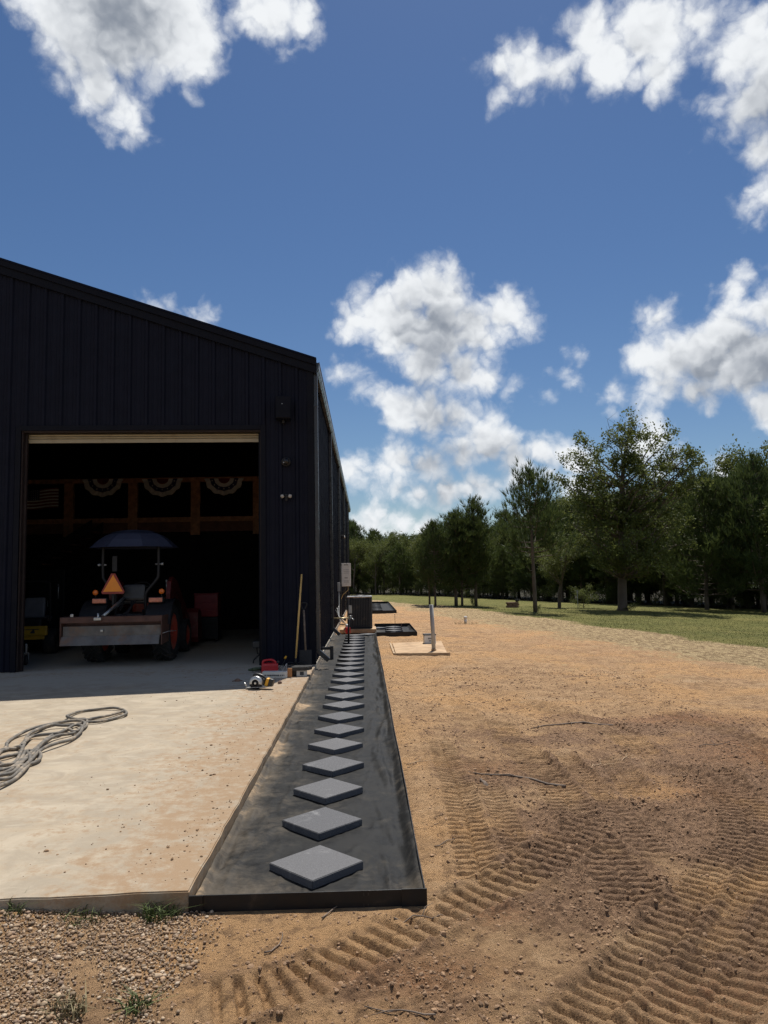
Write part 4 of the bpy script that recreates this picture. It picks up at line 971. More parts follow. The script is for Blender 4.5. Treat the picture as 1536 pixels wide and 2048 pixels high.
def bunting(cx, cz, w, h, label):
    t = empty('fan_bunting', (cx, LY-.06, cz), 0, label, 'bunting', 'fan buntings on the loft rail')
    bands = [(.0, .26, 'white_cloth'), (.26, .46, 'red_cloth'), (.46, .72, 'blue_cloth'), (.72, 1.0, 'white_cloth')]
    bands = [(.0, .30, 'red_cloth'), (.30, .52, 'white_cloth'), (.52, .74, 'blue_cloth'), (.74, 1.0, 'white_cloth')]
    for a, b_, m in bands:
        q = MB(); P = []
        for i in range(5):
            r = a+(b_-a)*i/4; row = []
            for k in range(49):
                th = math.pi*k/48; pl = .018*math.sin(k*math.pi/2)*(r+.1)
                sc = 1 + .03*math.cos(k*math.pi/4)*r
                row.append((-math.cos(th)*w/2*r*sc, -.01-pl-.03*r, -math.sin(th)*h*r*sc))
            P.append(row)
        q.grid(P, True); q.build({'red_cloth': 'red_centre', 'white_cloth': 'white_band', 'blue_cloth': 'blue_band'}[m], M[m], t)
    for k in range(7):
        th = math.pi*(k+.5)/7; r = .63; cx2, cz2 = -math.cos(th)*w/2*r, -math.sin(th)*h*r
        q = MB(); q.prism([(cx2+(.032 if j % 2 == 0 else .014)*math.sin(2*math.pi*j/10), cz2+(.032 if j % 2 == 0 else .014)*math.cos(2*math.pi*j/10)) for j in range(10)], 'Y', -.062, -.059); q.build('star', M['white_cloth'], t)
bunting(-8.49, 4.965, 1.28, .58, 'leftmost of three fan buntings on the loft rail, next to the flag')
bunting(-6.56, 4.945, 1.28, .58, 'middle of three white and dark blue fan buntings on the loft rail')
bunting(-4.56, 4.93, 1.24, .55, 'rightmost of three fan buntings on the loft rail, near the door post')
fl = empty('flag', (-10.42, LY-.05, 4.35), 0, 'striped flag with star field hung on the loft railing at left', 'flag')
for k in range(13):
    q = MB(); P = []
    x0_ = -.55 if k > 6 else -.12
    for j in range(2):
        P.append([(x0_+(1.05-(x0_+.55))*i/14, -.02*math.sin((x0_+(1.05-(x0_+.55))*i/14)*7), .33-(.66/13)*(k+j)+.03*math.sin((x0_+(1.05-(x0_+.55))*i/14)*4)) for i in range(15)])
    q.grid(P, True); q.build('stripe', M['red_cloth'] if k % 2 == 0 else M['white_cloth'], fl)
q = MB(); q.grid([[(-.55+.43*i/6, -.02*math.sin((-.55+.43*i/6)*7), .33-(.66/13)*7*j+.03*math.sin((-.55+.43*i/6)*4)) for i in range(7)] for j in range(2)]); q.build('star_field', M['blue_cloth'], fl)
for r_ in range(5):
    for c2 in range(6):
        q = MB(); sx, sz = -.51+.07*c2, .285-.068*r_
        q.prism([(sx+(.018 if j % 2 == 0 else .008)*math.sin(2*math.pi*j/10), sz+.03*math.sin(sx*4)+(.018 if j % 2 == 0 else .008)*math.cos(2*math.pi*j/10)) for j in range(10)], 'Y', -.030, -.027); q.build('star', M['white_cloth'], fl)

# ------------------------------------------------------------------ things fixed to the front wall
fw = lambda x: fy(x)
sk_ = empty('wall_speaker', (-1.54, fw(-1.54)-.04, 4.90), .10, 'black box loudspeaker mounted high on the barn front', 'speaker')
b = MB(); b.cbox((0, -.14, 0), (.29, .27, .44), .02); b.build('cabinet', M['trim'], sk_)
b = MB(); b.cbox((0, -.281, 0), (.26, .014, .41), .006); g_ = b.build('grille', M['trim'], sk_)
b = MB(); b.cbox((-.02, -.2895, .06), (.022, .004, .010), .001); b.build('badge', M['galv'], g_)
b = MB(); b.cbox((0, -.06, -.25), (.05, .12, .06), .01); b.build('mount', M['dark_steel'], sk_)
dm = empty('security_camera', (-1.49, fw(-1.49)-.034, 3.88), 0, 'small black dome camera on the barn front', 'camera')
b = MB(); b.lathe([(.09, 0), (.09, -.05), (.075, -.07), (.001, -.07)], 'Y', 24); b.build('base', M['dark_steel'], dm)
b = MB(); b.lathe([(.066, -.07), (.060, -.10), (.042, -.125), (.001, -.135)], 'Y', 24); b.build('dome', simple('smoked_dome', (.012, .012, .014), .15, spec=.4), dm)
b = MB(); b.lathe([(.001, -.03), (.012, -.03), (.012, 0)], 'Y', 10, (-.035, -.11, -.03)); b.build('lens', M['galv'], dm)
fd = empty('floodlight', (-1.485, fw(-1.485)-.034, 3.21), 0, 'twin-head security floodlight below the dome camera on the barn front', 'floodlight')
b = MB(); b.cbox((0, -.03, 0), (.11, .06, .11), .02); b.cbox((0, -.06, -.08), (.06, .07, .07), .02); b.build('housing', M['dark_steel'], fd)
for s in (-1, 1):
    b = MB(); b.M = Matrix.Translation((s*.085, -.11, .0)) @ Matrix.Rotation(s*.35, 4, 'Z') @ Matrix.Rotation(.25, 4, 'X')
    b.lathe([(.02, .06), (.05, .03), (.052, -.03)], 'Y', 20, caps=False); h_ = b.build('lamp_head', M['dark_steel'], fd)
    b = MB(); b.M = Matrix.Translation((s*.085, -.11, .0)) @ Matrix.Rotation(s*.35, 4, 'Z') @ Matrix.Rotation(.25, 4, 'X')
    b.lathe([(.001, -.038), (.046, -.028), (.046, -.02), (.001, -.02)], 'Y', 20); b.build('lens', M['grey_pvc'], h_)
fd.scale = (.8, .8, .8)
# tools leaning by the corner
rk = empty('garden_rake', (-1.30, 13.70, 0), 0, 'garden rake with yellow handle leaning on the barn corner', 'rake')
b = MB(); b.tube([(0, 0, .14), (.05, .14, .95), (.10, .27, 1.71)], [.017, .018, .016], 10); b.build('handle', M['handle'], rk)
b = MB(); b.cyl((0, -.005, .05), (0, .005, .17), .02, 10); b.tube(catmull([(-.21, -.06, .04), (-.13, -.03, .10), (0, 0, .08), (.13, -.03, .10), (.21, -.06, .04)], 6), .008, 6); b.build('bow', M['dark_steel'], rk)
b = MB(); b.bb(-.215, .215, -.07, -.052, .028, .045); hd = b.build('rake_head', M['dark_steel'], rk)
for k in range(14): b = MB(); b.cyl((-.205+.0315*k, -.062, .03), (-.205+.0315*k, -.13, .022), .005, 5, .003); b.build('tine', M['galv'], hd)
sh = empty('shovel', (-1.125, 13.80, 0), 0, 'dark square shovel with a loop grip leaning beside the yellow rake', 'shovel')
b = MB(); b.tube([(0, 0, .30), (-.04, .15, 1.04)], .018, 10); b.build('shaft', M['old_wood'], sh)
b = MB(); b.tube(catmull([(-.04, .15, 1.03), (-.085, .155, 1.10), (-.09, .16, 1.16), (.0, .16, 1.17), (.01, .16, 1.12), (-.03, .152, 1.05)], 5), .013, 8); b.build('grip', M['dark_steel'], sh)
b = MB(); b.grid([[(x, -.03+.10*(z-.02)+.35*x*x, z) for x in np.linspace(-.115, .115, 9)] for z in np.linspace(.015, .31, 6)]); b.grid([[(x, -.036+.10*(z-.02)+.35*x*x, z) for x in np.linspace(-.115, .115, 9)] for z in np.linspace(.015, .31, 6)]); b.build('blade', M['dark_steel'], sh)
gc = empty('fuel_can', (-1.69, 13.05, 0), .1, 'red plastic fuel can standing at the barn corner', 'fuel can')
bm = bmesh.new(); bmesh.ops.create_cube(bm, size=1)
b = MB(); b.cbox((0, 0, .085), (.29, .20, .17), .035); b.build('body', M['red'], gc)
b = MB(); b.tube(catmull([(-.12, 0, .155), (-.11, 0, .205), (-.04, 0, .222), (.05, 0, .215), (.11, 0, .165)], 6), .02, 10); b.build('handle', M['red'], gc)
b = MB(); b.cyl((.125, 0, .16), (.15, 0, .20), .022, 10); b.build('cap', M['black_plastic'], gc); bm.free()
ct = empty('carton', (-1.515, 12.42, 0), -.12, 'long low white printed carton on the slab in front of the fuel can', 'box')
b = MB(); b.cbox((0, 0, .052), (.42, .14, .10), .004); cb_ = b.build('box_body', M['carton'], ct)
xx = -.18
while xx < .17:
    w_ = rng.uniform(.010, .022); b = MB(); b.bb(xx, xx+w_, -.0725, -.0708, .03, .055); b.build('print', M['print'], cb_); xx += w_+rng.choice((.005, .006, .014))
pk = empty('board_offcut', (-1.275, 12.38, 0), .1, 'upright brown board offcut between white carton and black tray', 'board')
b = MB(); b.cbox((0, 0, .075), (.075, .03, .15), .004); b.build('board', M['kraft'], pk)
ty = empty('plastic_tray', (-1.11, 12.60, .10), .08, 'flat black plastic tray lying across a small carton by the slab edge', 'tray')
b = MB(); b.prism([(-.19, -.15), (.12, -.15), (.19, -.02), (.19, .15), (-.19, .15)], 'Z', .0, .05); b.build('tray_body', M['black_plastic'], ty)
b = MB(); b.prism([(-.17, -.13), (.11, -.13), (.17, -.01), (.17, .13), (-.17, .13)], 'Z', .0505, .056); b.build('tray_rim', M['black_plastic'], ty)
sc = empty('carton', (-1.09, 12.55, 0), .05, 'small white carton with a dark square print under the black tray', 'box')
b = MB(); b.cbox((0, 0, .048), (.17, .14, .095), .004); q_ = b.build('box_body', M['carton'], sc)
b = MB(); b.bb(-.03, .035, -.0725, -.0708, .02, .08); b.build('print', M['print'], q_)
bl2 = empty('tool_case', (-1.20, 12.62, 0), 0, 'black case beneath the left end of the black tray', 'case'); b = MB(); b.cbox((0, 0, .049), (.12, .16, .096), .006); b.build('case_body', M['black_plastic'], bl2)
# circular saw
sw = empty('circular_saw', (-1.62, 11.18, 0), -.25, 'cordless circular saw with yellow body lying at the shadow edge on the slab', 'circular saw')
b = MB(); b.lathe([(.001, -.003), (.088, -.003), (.088, .003), (.001, .003)], 'Y', 36, (-.02, -.05, .095)); b.build('saw_blade', M['dark_steel'], sw)
b = MB(); P = []
for k in range(17):
    a = math.radians(-10+200*k/16); P.append([(-.02+math.cos(a)*r, y, .095+math.sin(a)*r) for (r, y) in ((.055, -.075), (.098, -.075), (.103, -.06), (.103, -.03))])
b.grid(P, True); b.build('upper_guard', M['saw_silver'], sw)
b = MB(); P = []
for k in range(13):
    a = math.radians(185+165*k/12); P.append([(-.02+math.cos(a)*r, y, .095+math.sin(a)*r) for (r, y) in ((.045, -.068), (.094, -.068), (.094, -.035))])
b.grid(P, True); b.build('lower_guard', M['dark_steel'], sw)
b = MB(); b.cbox((.0, -.0, .035), (.36, .15, .006), .002, RY(-.06)); b.build('base_shoe', M['saw_silver'], sw)
b = MB(); b.cbox((.03, .03, .11), (.16, .11, .10), .03); b.tube(catmull([(-.05, .02, .15), (-.08, .02, .20), (-.03, .02, .215), (.06, .02, .19), (.13, .02, .13)], 6), .02, 10); b.build('motor_housing', M['black_plastic'], sw)
b = MB(); b.cbox((.145, .01, .105), (.05, .09, .12), .015, RY(.3)); b.build('handle_body', M['saw_yellow'], sw)
b = MB(); b.cbox((.20, .015, .10), (.07, .085, .11), .012, RY(.3)); b.build('battery', M['black_plastic'], sw)
b = MB(); b.cyl((-.16, -.06, .05), (-.20, -.06, .10), .012, 8); b.cyl((-.02, -.08, .095), (-.02, -.055, .095), .016, 12); b.build('knob', M['saw_silver'], sw)
# drill and small bits near the fuel can
dr = empty('cordless_drill', (-1.93, 13.20, 0), .6, 'dark green and black cordless drill lying left of the fuel can', 'drill')
b = MB(); b.cyl((-.10, 0, .05), (.08, 0, .05), .032, 14); b.cyl((-.17, 0, .05), (-.10, 0, .05), .018, 12, .026); b.build('motor_body', simple('dark_green_plastic', (.06, .085, .035), .45), dr)
b = MB(); b.cbox((.06, -.07, .04), (.045, .12, .05), .012); b.build('grip', M['black_plastic'], dr); b = MB(); b.cbox((.07, -.145, .045), (.10, .05, .085), .01); b.build('battery', M['black_plastic'], dr)
js = empty('door_sensor', (XRJ-.06, fy(XRJ)+.45, 0), 0, 'black bracket device just inside the right door jamb near the floor', 'bracket')
b = MB(); b.cbox((-.10, 0, .36), (.16, .10, .13), .02); b.build('box', M['black_plastic'], js); b = MB(); b.tube([(-.1, 0, .30), (-.09, 0, .18), (-.02, .0, .2), (-.16, 0, .06), (-.17, 0, .0)], .012, 6); b.build('stand', M['dark_steel'], js)
pc = empty('power_cord', (-1.50, 13.75, 0), 0, 'thin black cord with a yellow plug end hanging at the barn front', 'cord')
b = MB(); b.tube(catmull([(-.05, -.30, .012), (-.10, -.2, .012), (-.02, -.05, .10), (.0, .0, .16)], 8), .006, 6); b.build('cable', M['black_plastic'], pc); b = MB(); b.cyl((-.005, 0, .16), (.02, 0, .21), .022, 10, .016); b.build('plug', M['saw_yellow'], pc)
cd = empty('wire_scrap', (-1.43, 13.12, 0), 0, 'loop of pale wire sticking up beside the fuel can', 'wire'); b = MB(); b.tube(catmull([(-.06, 0, .01), (0, -.02, .10), (.03, 0, .14), (.02, .03, .04), (.10, .0, .01)], 6), .005, 5); b.build('wire', M['white_plastic'], cd)
for i, (x, y, s, lab) in enumerate([(-2.08, 12.05, .05, 'dark clod with a twig on the shaded slab left of the saw'), (-1.36, 11.7, .035, 'small dark metal scrap on the slab right of the saw')]):
    b = MB(); b.lathe([(.001, 0), (s, .004), (s*.9, .03), (s*.4, .045), (.001, .047)], 'Z', 7, smooth=False); b.tube([(-s*1.8, 0, .01), (-s*.5, .01, .02), (s*1.6, -.01, .008)], .007, 5)
    tag(b.build('debris', M['block'], None, (x, y, .0), (0, 0, i+.5)), lab, 'debris')

# ------------------------------------------------------------------ coiled grey hose on the slab
def hpt(cx, cyy):
    """hand-placed coil layout: plan coordinates on the slab"""
    return cx, cyy
HOSE = [(-3.056,9.417,0.024),(-3.138,9.116,0.029),(-3.295,9.011,0.017),(-3.273,8.908,0.028),(-3.335,8.833,0.038),(-3.49,8.852,0.028),(-3.628,8.778,0.019),(-3.635,8.457,0.035),(-3.627,8.149,0.034),(-3.52,7.748,0.019),(-3.471,7.504,0.018),(-3.545,7.473,0.025),(-3.614,7.295,0.028),(-3.642,7.019,0.017),(-3.751,7.309,0.029),(-3.597,7.329,0.024),(-3.526,7.491,0.019),(-3.438,7.5,0.037),(-3.354,7.385,0.033),(-3.343,7.248,0.022),(-3.394,7.123,0.03),(-3.485,7.003,0.018),(-3.534,6.814,0.026),(-3.351,6.524,0.027),(-3.268,6.604,0.017),(-3.097,6.739,0.03),(-3.021,6.891,0.023),(-3.033,7.042,0.039),(-3.135,7.245,0.033),(-3.253,7.374,0.021),(-3.287,7.297,0.035),(-3.181,6.973,0.038),(-3.164,6.746,0.017),(-3.275,6.65,0.027),(-3.351,6.524,0.026),(-3.182,6.286,0.018),(-3.145,6.419,0.03),(-3.065,6.57,0.022),(-3.132,6.902,0.032),(-3.197,7.287,0.022),(-3.263,7.579,0.038),(-3.334,7.982,0.038),(-3.326,8.291,0.023),(-3.317,8.569,0.033),(-3.234,8.73,0.028),(-3.127,8.781,0.025),(-3.014,8.976,0.018),(-2.945,9.162,0.031),(-2.985,9.347,0.021),(-3.103,9.561,0.021),(-3.254,9.652,0.031),(-3.467,9.634,0.018),(-3.61,9.494,0.023),(-3.626,9.207,0.035),(-3.592,9.047,0.042),(-3.446,8.957,0.026),(-3.323,8.914,0.03),(-3.223,8.687,0.019),(-3.15,8.4,0.031),(-3.169,8.142,0.026),(-3.265,7.952,0.042),(-3.28,7.681,0.038),(-3.257,7.424,0.024),(-3.185,7.109,0.038),(-3.128,6.805,0.027),(-3.137,6.591,0.017),(-3.193,6.424,0.03),(-3.186,6.181,0.023),(-3.001,5.988,0.02),(-2.953,6.12,0.031),(-2.944,6.331,0.019),(-2.974,6.576,0.037),(-3.035,6.796,0.025),(-3.11,6.999,0.04),(-3.222,7.2,0.042),(-3.279,7.26,0.027),(-3.191,6.94,0.018),(-3.246,6.817,0.03),(-3.348,6.764,0.022),(-3.466,6.839,0.021),(-3.432,6.965,0.031),(-3.262,6.85,0.018),(-3.216,6.943,0.025),(-3.315,7.264,0.042),(-3.462,7.66,0.042),(-3.626,8.104,0.027),(-3.622,8.335,0.037),(-3.562,8.523,0.046),(-3.435,8.558,0.031),(-3.274,8.564,0.032),(-3.162,8.377,0.047),(-3.088,8.133,0.036),(-3.062,7.822,0.028),(-3.101,7.601,0.044),(-3.146,7.431,0.042),(-3.16,7.284,0.028),(-3.063,6.895,0.04),(-2.999,6.578,0.047),(-3.002,6.406,0.019),(-3.087,6.304,0.031),(-3.26,6.293,0.02),(-3.448,6.622,0.023),(-3.45,6.934,0.03),(-3.542,7.287,0.017),(-3.593,7.556,0.027),(-3.669,7.723,0.027),(-3.744,8.028,0.017),(-3.695,8.343,0.047),(-3.583,8.72,0.031),(-3.391,8.813,0.037),(-3.199,8.555,0.049),(-3.158,8.187,0.035),(-3.309,8.346,0.032),(-3.293,8.066,0.048),(-3.44,8.029,0.041),(-3.539,8.005,0.03),(-3.482,7.744,0.044),(-3.414,7.498,0.047)]
pts = []
for i, (x, y, z) in enumerate(HOSE): pts.append((x, y, z))
hz = catmull(pts, 7)
b = MB(); b.tube(hz, .0165, 10); ho = b.build('hose', M['hose'])
tag(ho, 'long grey rubber hose coiled loosely on the concrete apron', 'hose')

# ------------------------------------------------------------------ along the right wall
ac = empty('air_conditioner', (-.19, 24.05, -.015), 0, 'charcoal square air conditioning condenser on a pad at the end of the bed', 'air conditioner')
W_ = .80; Hh = 1.02
b = MB(); b.cbox((0, 0, .035), (W_, W_, .06), .02); b.cbox((0, 0, Hh/2), (W_-.10, W_-.10, Hh-.10), .05); b.build('coil_core', M['dark_steel'], ac)
for s in (-1, 1):
    for t in (-1, 1): b = MB(); b.cbox((s*(W_/2-.035), t*(W_/2-.035), Hh/2), (.075, .075, Hh-.05), .025); b.build('corner_post', M['ac_grey'], ac)
for k in range(13):
    x = -W_/2+.085+k*(W_-.17)/12
    for s in (-1, 1):
        b = MB(); b.cbox((x, s*(W_/2-.018), Hh/2), (.030, .022, Hh-.12), .006); b.build('louver', M['ac_grey'], ac)
        b = MB(); b.cbox((s*(W_/2-.018), x, Hh/2), (.022, .030, Hh-.12), .006); b.build('louver', M['ac_grey'], ac)
b = MB(); b.lathe([(.30, Hh-.03), (.56, Hh-.035), (.58, Hh-.01), (.565, Hh+.006), (.40, Hh+.02), (.30, Hh+.012)], 'Z', 4, smooth=False, caps=False)
for i, v in enumerate(b.v): b.v[i] = tuple(RZ(math.pi/4) @ Vector(v))
top = b.build('top_cover', M['galv'], ac)
for r in (.08, .14, .20, .26, .32):
    b = MB(); b.tube([(r*math.cos(2*math.pi*k/32), r*math.sin(2*math.pi*k/32), Hh+.035-.1*r*r) for k in range(33)], .006, 5, False); b.build('fan_guard_ring', M['black_plastic'], top)
for k in range(6): a = math.pi*k/6; b = MB(); b.tube([(math.cos(a)*.33, math.sin(a)*.33, Hh+.02), (0, 0, Hh+.04), (-math.cos(a)*.33, -math.sin(a)*.33, Hh+.02)], .006, 5); b.build('fan_guard_spoke', M['black_plastic'], top)
b = MB(); b.cbox((-W_/2+.10, -W_/2+.004, .62), (.11, .012, .26), .004); b.build('service_plate', M['galv'], ac)
pd = empty('equipment_pad', (0, 0, 0), 0, 'tan concrete pad under the air conditioner', 'pad'); b = MB(); b.cbox((-.25, 24.05, -.075), (1.16, 1.30, .12), .015); b.build('slab', M['pad_dirt'], pd)
vp = empty('vacuum_pump', (-.66, 23.2, -.11), .2, 'small red pump with white top and hoses at the wall beside the condenser', 'pump')
b = MB(); b.cbox((.05, -.2, .10), (.15, .24, .19), .03); b.build('pump_body', M['red'], vp); b = MB(); b.lathe([(.05, 0), (.06, .05), (.03, .09), (.001, .10)], 'Z', 16, (.04, -.2, .195)); b.build('oil_cap', M['white_plastic'], vp)
for k in range(3):
    b = MB(); b.tube(catmull([(.02, -.2, .27), (-.12-.03*k, -.15, .42+.05*k), (-.20, -.05, .55), (-.26+.05*k, .15, .72+.06*k)], 6), .009, 6); b.build('gauge_hose', M['white_plastic'] if k else M['black_plastic'], vp)
pp = empty('brass_pipe', (XW, 21.1, .47), 0, 'pale horizontal pipe with a valve sticking out of the barn side wall', 'pipe')
b = MB(); b.cyl((.0, 0, 0), (.56, 0, 0), .019, 10); b.build('tube', M['brass'], pp); b = MB(); b.lathe([(.02, -.03), (.035, -.02), (.035, .02), (.02, .03)], 'X', 12, (.52, 0, 0)); b.cyl((.52, 0, 0), (.52, 0, .06), .014, 8); b.cyl((.46, 0, .06), (.58, 0, .06), .009, 6); b.cyl((.56, 0, -.01), (.62, -.03, -.05), .022, 10); b.build('valve', M['galv'], pp)
bp = empty('black_standpipe', (-.45, 19.05, ZF), 0, 'thin black upright pipe standing on the fabric before the condenser', 'pipe'); b = MB(); b.tube([(0, 0, .01), (.004, 0, .40), (.02, .0, .66)], .026, 10); b.build('pipe', M['black_plastic'], bp); b = MB(); b.cyl((0, 0, .0), (0, 0, .06), .04, 10); b.build('collar', M['black_plastic'], bp)
dp = empty('drain_pipe', (XW, 15.85, 0), 0, 'black bent drain pipe leaving the wall beside the nearest downspout', 'pipe')
b = MB(); b.cbox((.115, 0, .135), (.23, .075, .06), .01); b.build('outlet', M['gutter'], dp); b = MB(); b.cbox((.225, 0, .04), (.075, .072, .28), .01); b.build('drop', M['gutter'], dp)
wh = empty('water_heater', (XW+.0, 28.4, 1.28), 0, 'white tankless water heater box hung on the barn side wall', 'water heater')
b = MB(); b.cbox((.235, 0, .43), (.35, .30, .86), .02); c_ = b.build('case', M['white_plastic'], wh); b = MB(); b.cbox((.235, -.006, .87), (.355, .30, .03), .008); b.build('cap', M['white_plastic'], c_)
for k, (z, w) in enumerate([(.80, .16), (.62, .2), (.56, .2), (.50, .2), (.30, .12), (.20, .2), (.15, .2)]):
    b = MB(); b.bb(.235-w/2, .235+w/2, -.1525, -.1508, z, z+(.05 if k in (0, 4) else .018)); b.build('print', M['grey_pvc'], c_)
b = MB(); b.cbox((.03, 0, .43), (.06, .2, .7), .005); b.build('bracket', M['galv'], wh)
for k in range(3): b = MB(); b.tube([(.16+.07*k, 0, 0), (.16+.07*k, 0, -.14), (.10, .0, -.22-.05*k), (.02, 0, -.5)], .012, 7); b.build('pipe', M['brass'] if k == 2 else M['black_plastic'], wh)
sb = empty('wall_box', (XW, 25.4, 1.3), 0, 'small grey electrical disconnect box on the barn side wall', 'electrical box'); b = MB(); b.cbox((.05, 0, 0), (.09, .14, .3), .01); b.build('box', M['grey_pvc'], sb); b = MB(); b.tube([(.05, 0, -.15), (.05, 0, -1.1), (.2, -.3, -1.2)], .014, 7); b.build('conduit', M['grey_pvc'], sb)
wl = empty('wall_light', (XW, 30.5, 3.3), 0, 'small fixture on the barn side wall above the water heater', 'light'); b = MB(); b.cbox((.06, 0, 0), (.12, .14, .14), .02); b.build('housing', M['dark_steel'], wl); b = MB(); b.lathe([(.001, 0), (.05, 0), (.05, .03), (.001, .04)], 'X', 14, (.12, 0, 0)); b.build('lens', M['white_plastic'], wl)

# ------------------------------------------------------------------ out on the dirt
wp = empty('well_pad', (0, 0, 0), 0, 'low dusty concrete pad framed with form boards on the dirt', 'pad')
zt = gz(1.2, 18)+.045
b = MB(); b._add([(.66, 16.55, zt), (1.80, 16.45, zt), (1.98, 19.5, zt), (.68, 19.2, zt)], [(0, 1, 2, 3)]); b._add([(.66, 16.55, zt-.2), (1.80, 16.45, zt-.2), (1.98, 19.5, zt-.2), (.68, 19.2, zt-.2)], [(0, 1, 2, 3)]); b._add([(.66, 16.55, zt-.2), (1.80, 16.45, zt-.2), (1.80, 16.45, zt), (.66, 16.55, zt)], [(0, 1, 2, 3)]); b.build('slab', M['pad_dirt'], wp)
for a, c in (((.62, 16.52), (1.86, 16.40)), ((.62, 16.52), (.62, 19.1))):
    b = MB(); d = Vector((c[0]-a[0], c[1]-a[1], 0)); b.box(((a[0]+c[0])/2, (a[1]+c[1])/2, zt-.05), (d.length, .04, .13), RZ(math.atan2(d.y, d.x))); b.build('form_board', M['form_wood'], wp)
gp = empty('grey_pipe_post', (1.555, 17.05, zt), 0, 'upright grey plastic pipe standing on the well pad', 'pipe'); b = MB(); b.tube([(0, 0, 0), (-.012, 0, .5), (-.035, 0, 1.05)], .046, 18); b.build('pipe', M['grey_pvc'], gp); b = MB(); b.cyl((0, 0, 0), (0, 0, .04), .06, 18); b.build('collar', M['pad_dirt'], gp)
bx = empty('battery_box', (1.62, 18.9, zt), .05, 'small white box with a black lid behind the grey pipe on the well pad', 'box'); b = MB(); b.cbox((0, 0, .105), (.30, .24, .21), .012); q_ = b.build('box_body', M['white_plastic'], bx); b = MB(); b.cbox((0, 0, .225), (.32, .26, .03), .01); b.build('lid', M['black_plastic'], bx)
for k in range(3): b = MB(); b.bb(-.05+.03*k, -.03+.03*k, -.1225, -.1208, .11, .15); b.build('print', M['print'], q_)
b = MB(); b.bb(-.035, .025, -.1225, -.1208, .06, .08); b.build('print', M['print'], q_)
vz = surf(3.72, 27.5); vt = empty('cleanout_pipe', (3.72, 27.5, vz-.02), 0, 'short white capped pipe sticking up from the dirt', 'pipe'); b = MB(); b.cyl((0, 0, 0), (0, 0, .20), .052, 16); b.build('pipe', M['white_plastic'], vt); b = MB(); b.lathe([(.062, .18), (.064, .25), (.05, .28), (.001, .285)], 'Z', 16); b.build('cap', M['white_plastic'], vt)
for x, y, h, lab in ((.95, 24.1, .52, 'taller thin metal stake standing in the short bed'), (1.07, 22.35, .34, 'shorter thin metal stake at the front of the short bed')):
    b = MB(); b.cyl((0, 0, -.02), (.004, 0, h), .007, 6); b.cyl((0, 0, h-.03), (.0, 0, h), .011, 6); tag(b.build('metal_stake', M['rust'], None, (x, y, -.12)), lab, 'stake')
z0 = surf(8.7, 43.4); fp = empty('block_stack', (8.7, 43.4, z0), .3, 'low stack of brown blocks on the lawn with a black pot on top', 'block stack')
for r_ in range(3):
    for k in range(3):
        b = MB(); b.cbox((-.24+.235*k+(.03 if r_ % 2 else -.03), rng.uniform(-.02, .02), .055+.107*r_), (.225, .30, .10), .012); b.build('block', M['block'], fp)
pot = empty('pot', (8.98, 43.5, z0+.325), 0, 'small black pot standing on the block stack on the lawn', 'pot'); b = MB(); b.lathe([(.06, 0), (.11, .04), (.12, .10), (.09, .15), (.10, .16)], 'Z', 16); b.build('body', M['black_plastic'], pot); b = MB(); b.tube(catmull([(.1, 0, .13), (.17, 0, .14), (.18, 0, .09), (.11, 0, .05)], 4), .012, 6); b.build('handle', M['black_plastic'], pot)

# ------------------------------------------------------------------ trees
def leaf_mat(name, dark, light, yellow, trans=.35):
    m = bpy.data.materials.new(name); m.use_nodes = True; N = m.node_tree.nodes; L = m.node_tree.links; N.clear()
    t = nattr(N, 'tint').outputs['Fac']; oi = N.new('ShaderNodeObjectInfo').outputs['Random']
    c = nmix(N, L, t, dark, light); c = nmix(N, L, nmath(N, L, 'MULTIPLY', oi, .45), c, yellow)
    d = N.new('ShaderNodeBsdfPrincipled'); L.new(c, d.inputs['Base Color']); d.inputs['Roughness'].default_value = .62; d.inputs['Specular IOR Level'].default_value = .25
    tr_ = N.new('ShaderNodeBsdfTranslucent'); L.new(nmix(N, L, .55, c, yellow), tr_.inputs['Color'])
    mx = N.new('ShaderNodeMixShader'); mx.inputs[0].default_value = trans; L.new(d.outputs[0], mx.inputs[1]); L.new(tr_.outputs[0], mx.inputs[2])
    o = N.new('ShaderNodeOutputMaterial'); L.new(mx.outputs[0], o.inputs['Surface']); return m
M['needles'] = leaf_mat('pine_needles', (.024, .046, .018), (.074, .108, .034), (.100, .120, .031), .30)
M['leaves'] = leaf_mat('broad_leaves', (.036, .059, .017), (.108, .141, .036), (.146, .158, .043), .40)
M['bark'] = simple('grey_brown_bark', (.105, .082, .064), .9, 0, .3, 9, bump=.5, bscale=14)

def tuft_mesh(centres, dirs, nb, ln, wd, seed, spread=.9, tint=None):
    """needle tufts: nb thin blades round each centre"""
    r = np.random.default_rng(seed); n = len(centres); C = np.repeat(np.asarray(centres), nb, 0); Dm = np.repeat(np.asarray(dirs), nb, 0)
    d = Dm + spread*r.normal(size=C.shape); d /= np.linalg.norm(d, axis=1, keepdims=True)
    s = np.cross(d, r.normal(size=C.shape)); s /= np.linalg.norm(s, axis=1, keepdims=True)
    l = ln*(.6+.7*r.random((len(C), 1))); w = wd*(.7+.6*r.random((len(C), 1)))
    base = C + d*l*.05; co = np.stack([base - s*w*.5, base + s*w*.5, base + d*l + s*w*.12, base + d*l - s*w*.12], 1).reshape(-1, 3)
    F = np.arange(len(co)).reshape(-1, 4)
    tv = np.repeat(np.clip((np.repeat(r.random(n) if tint is None else tint, nb) + r.normal(0, .15, len(C))), 0, 1), 4)
    return co, F, tv
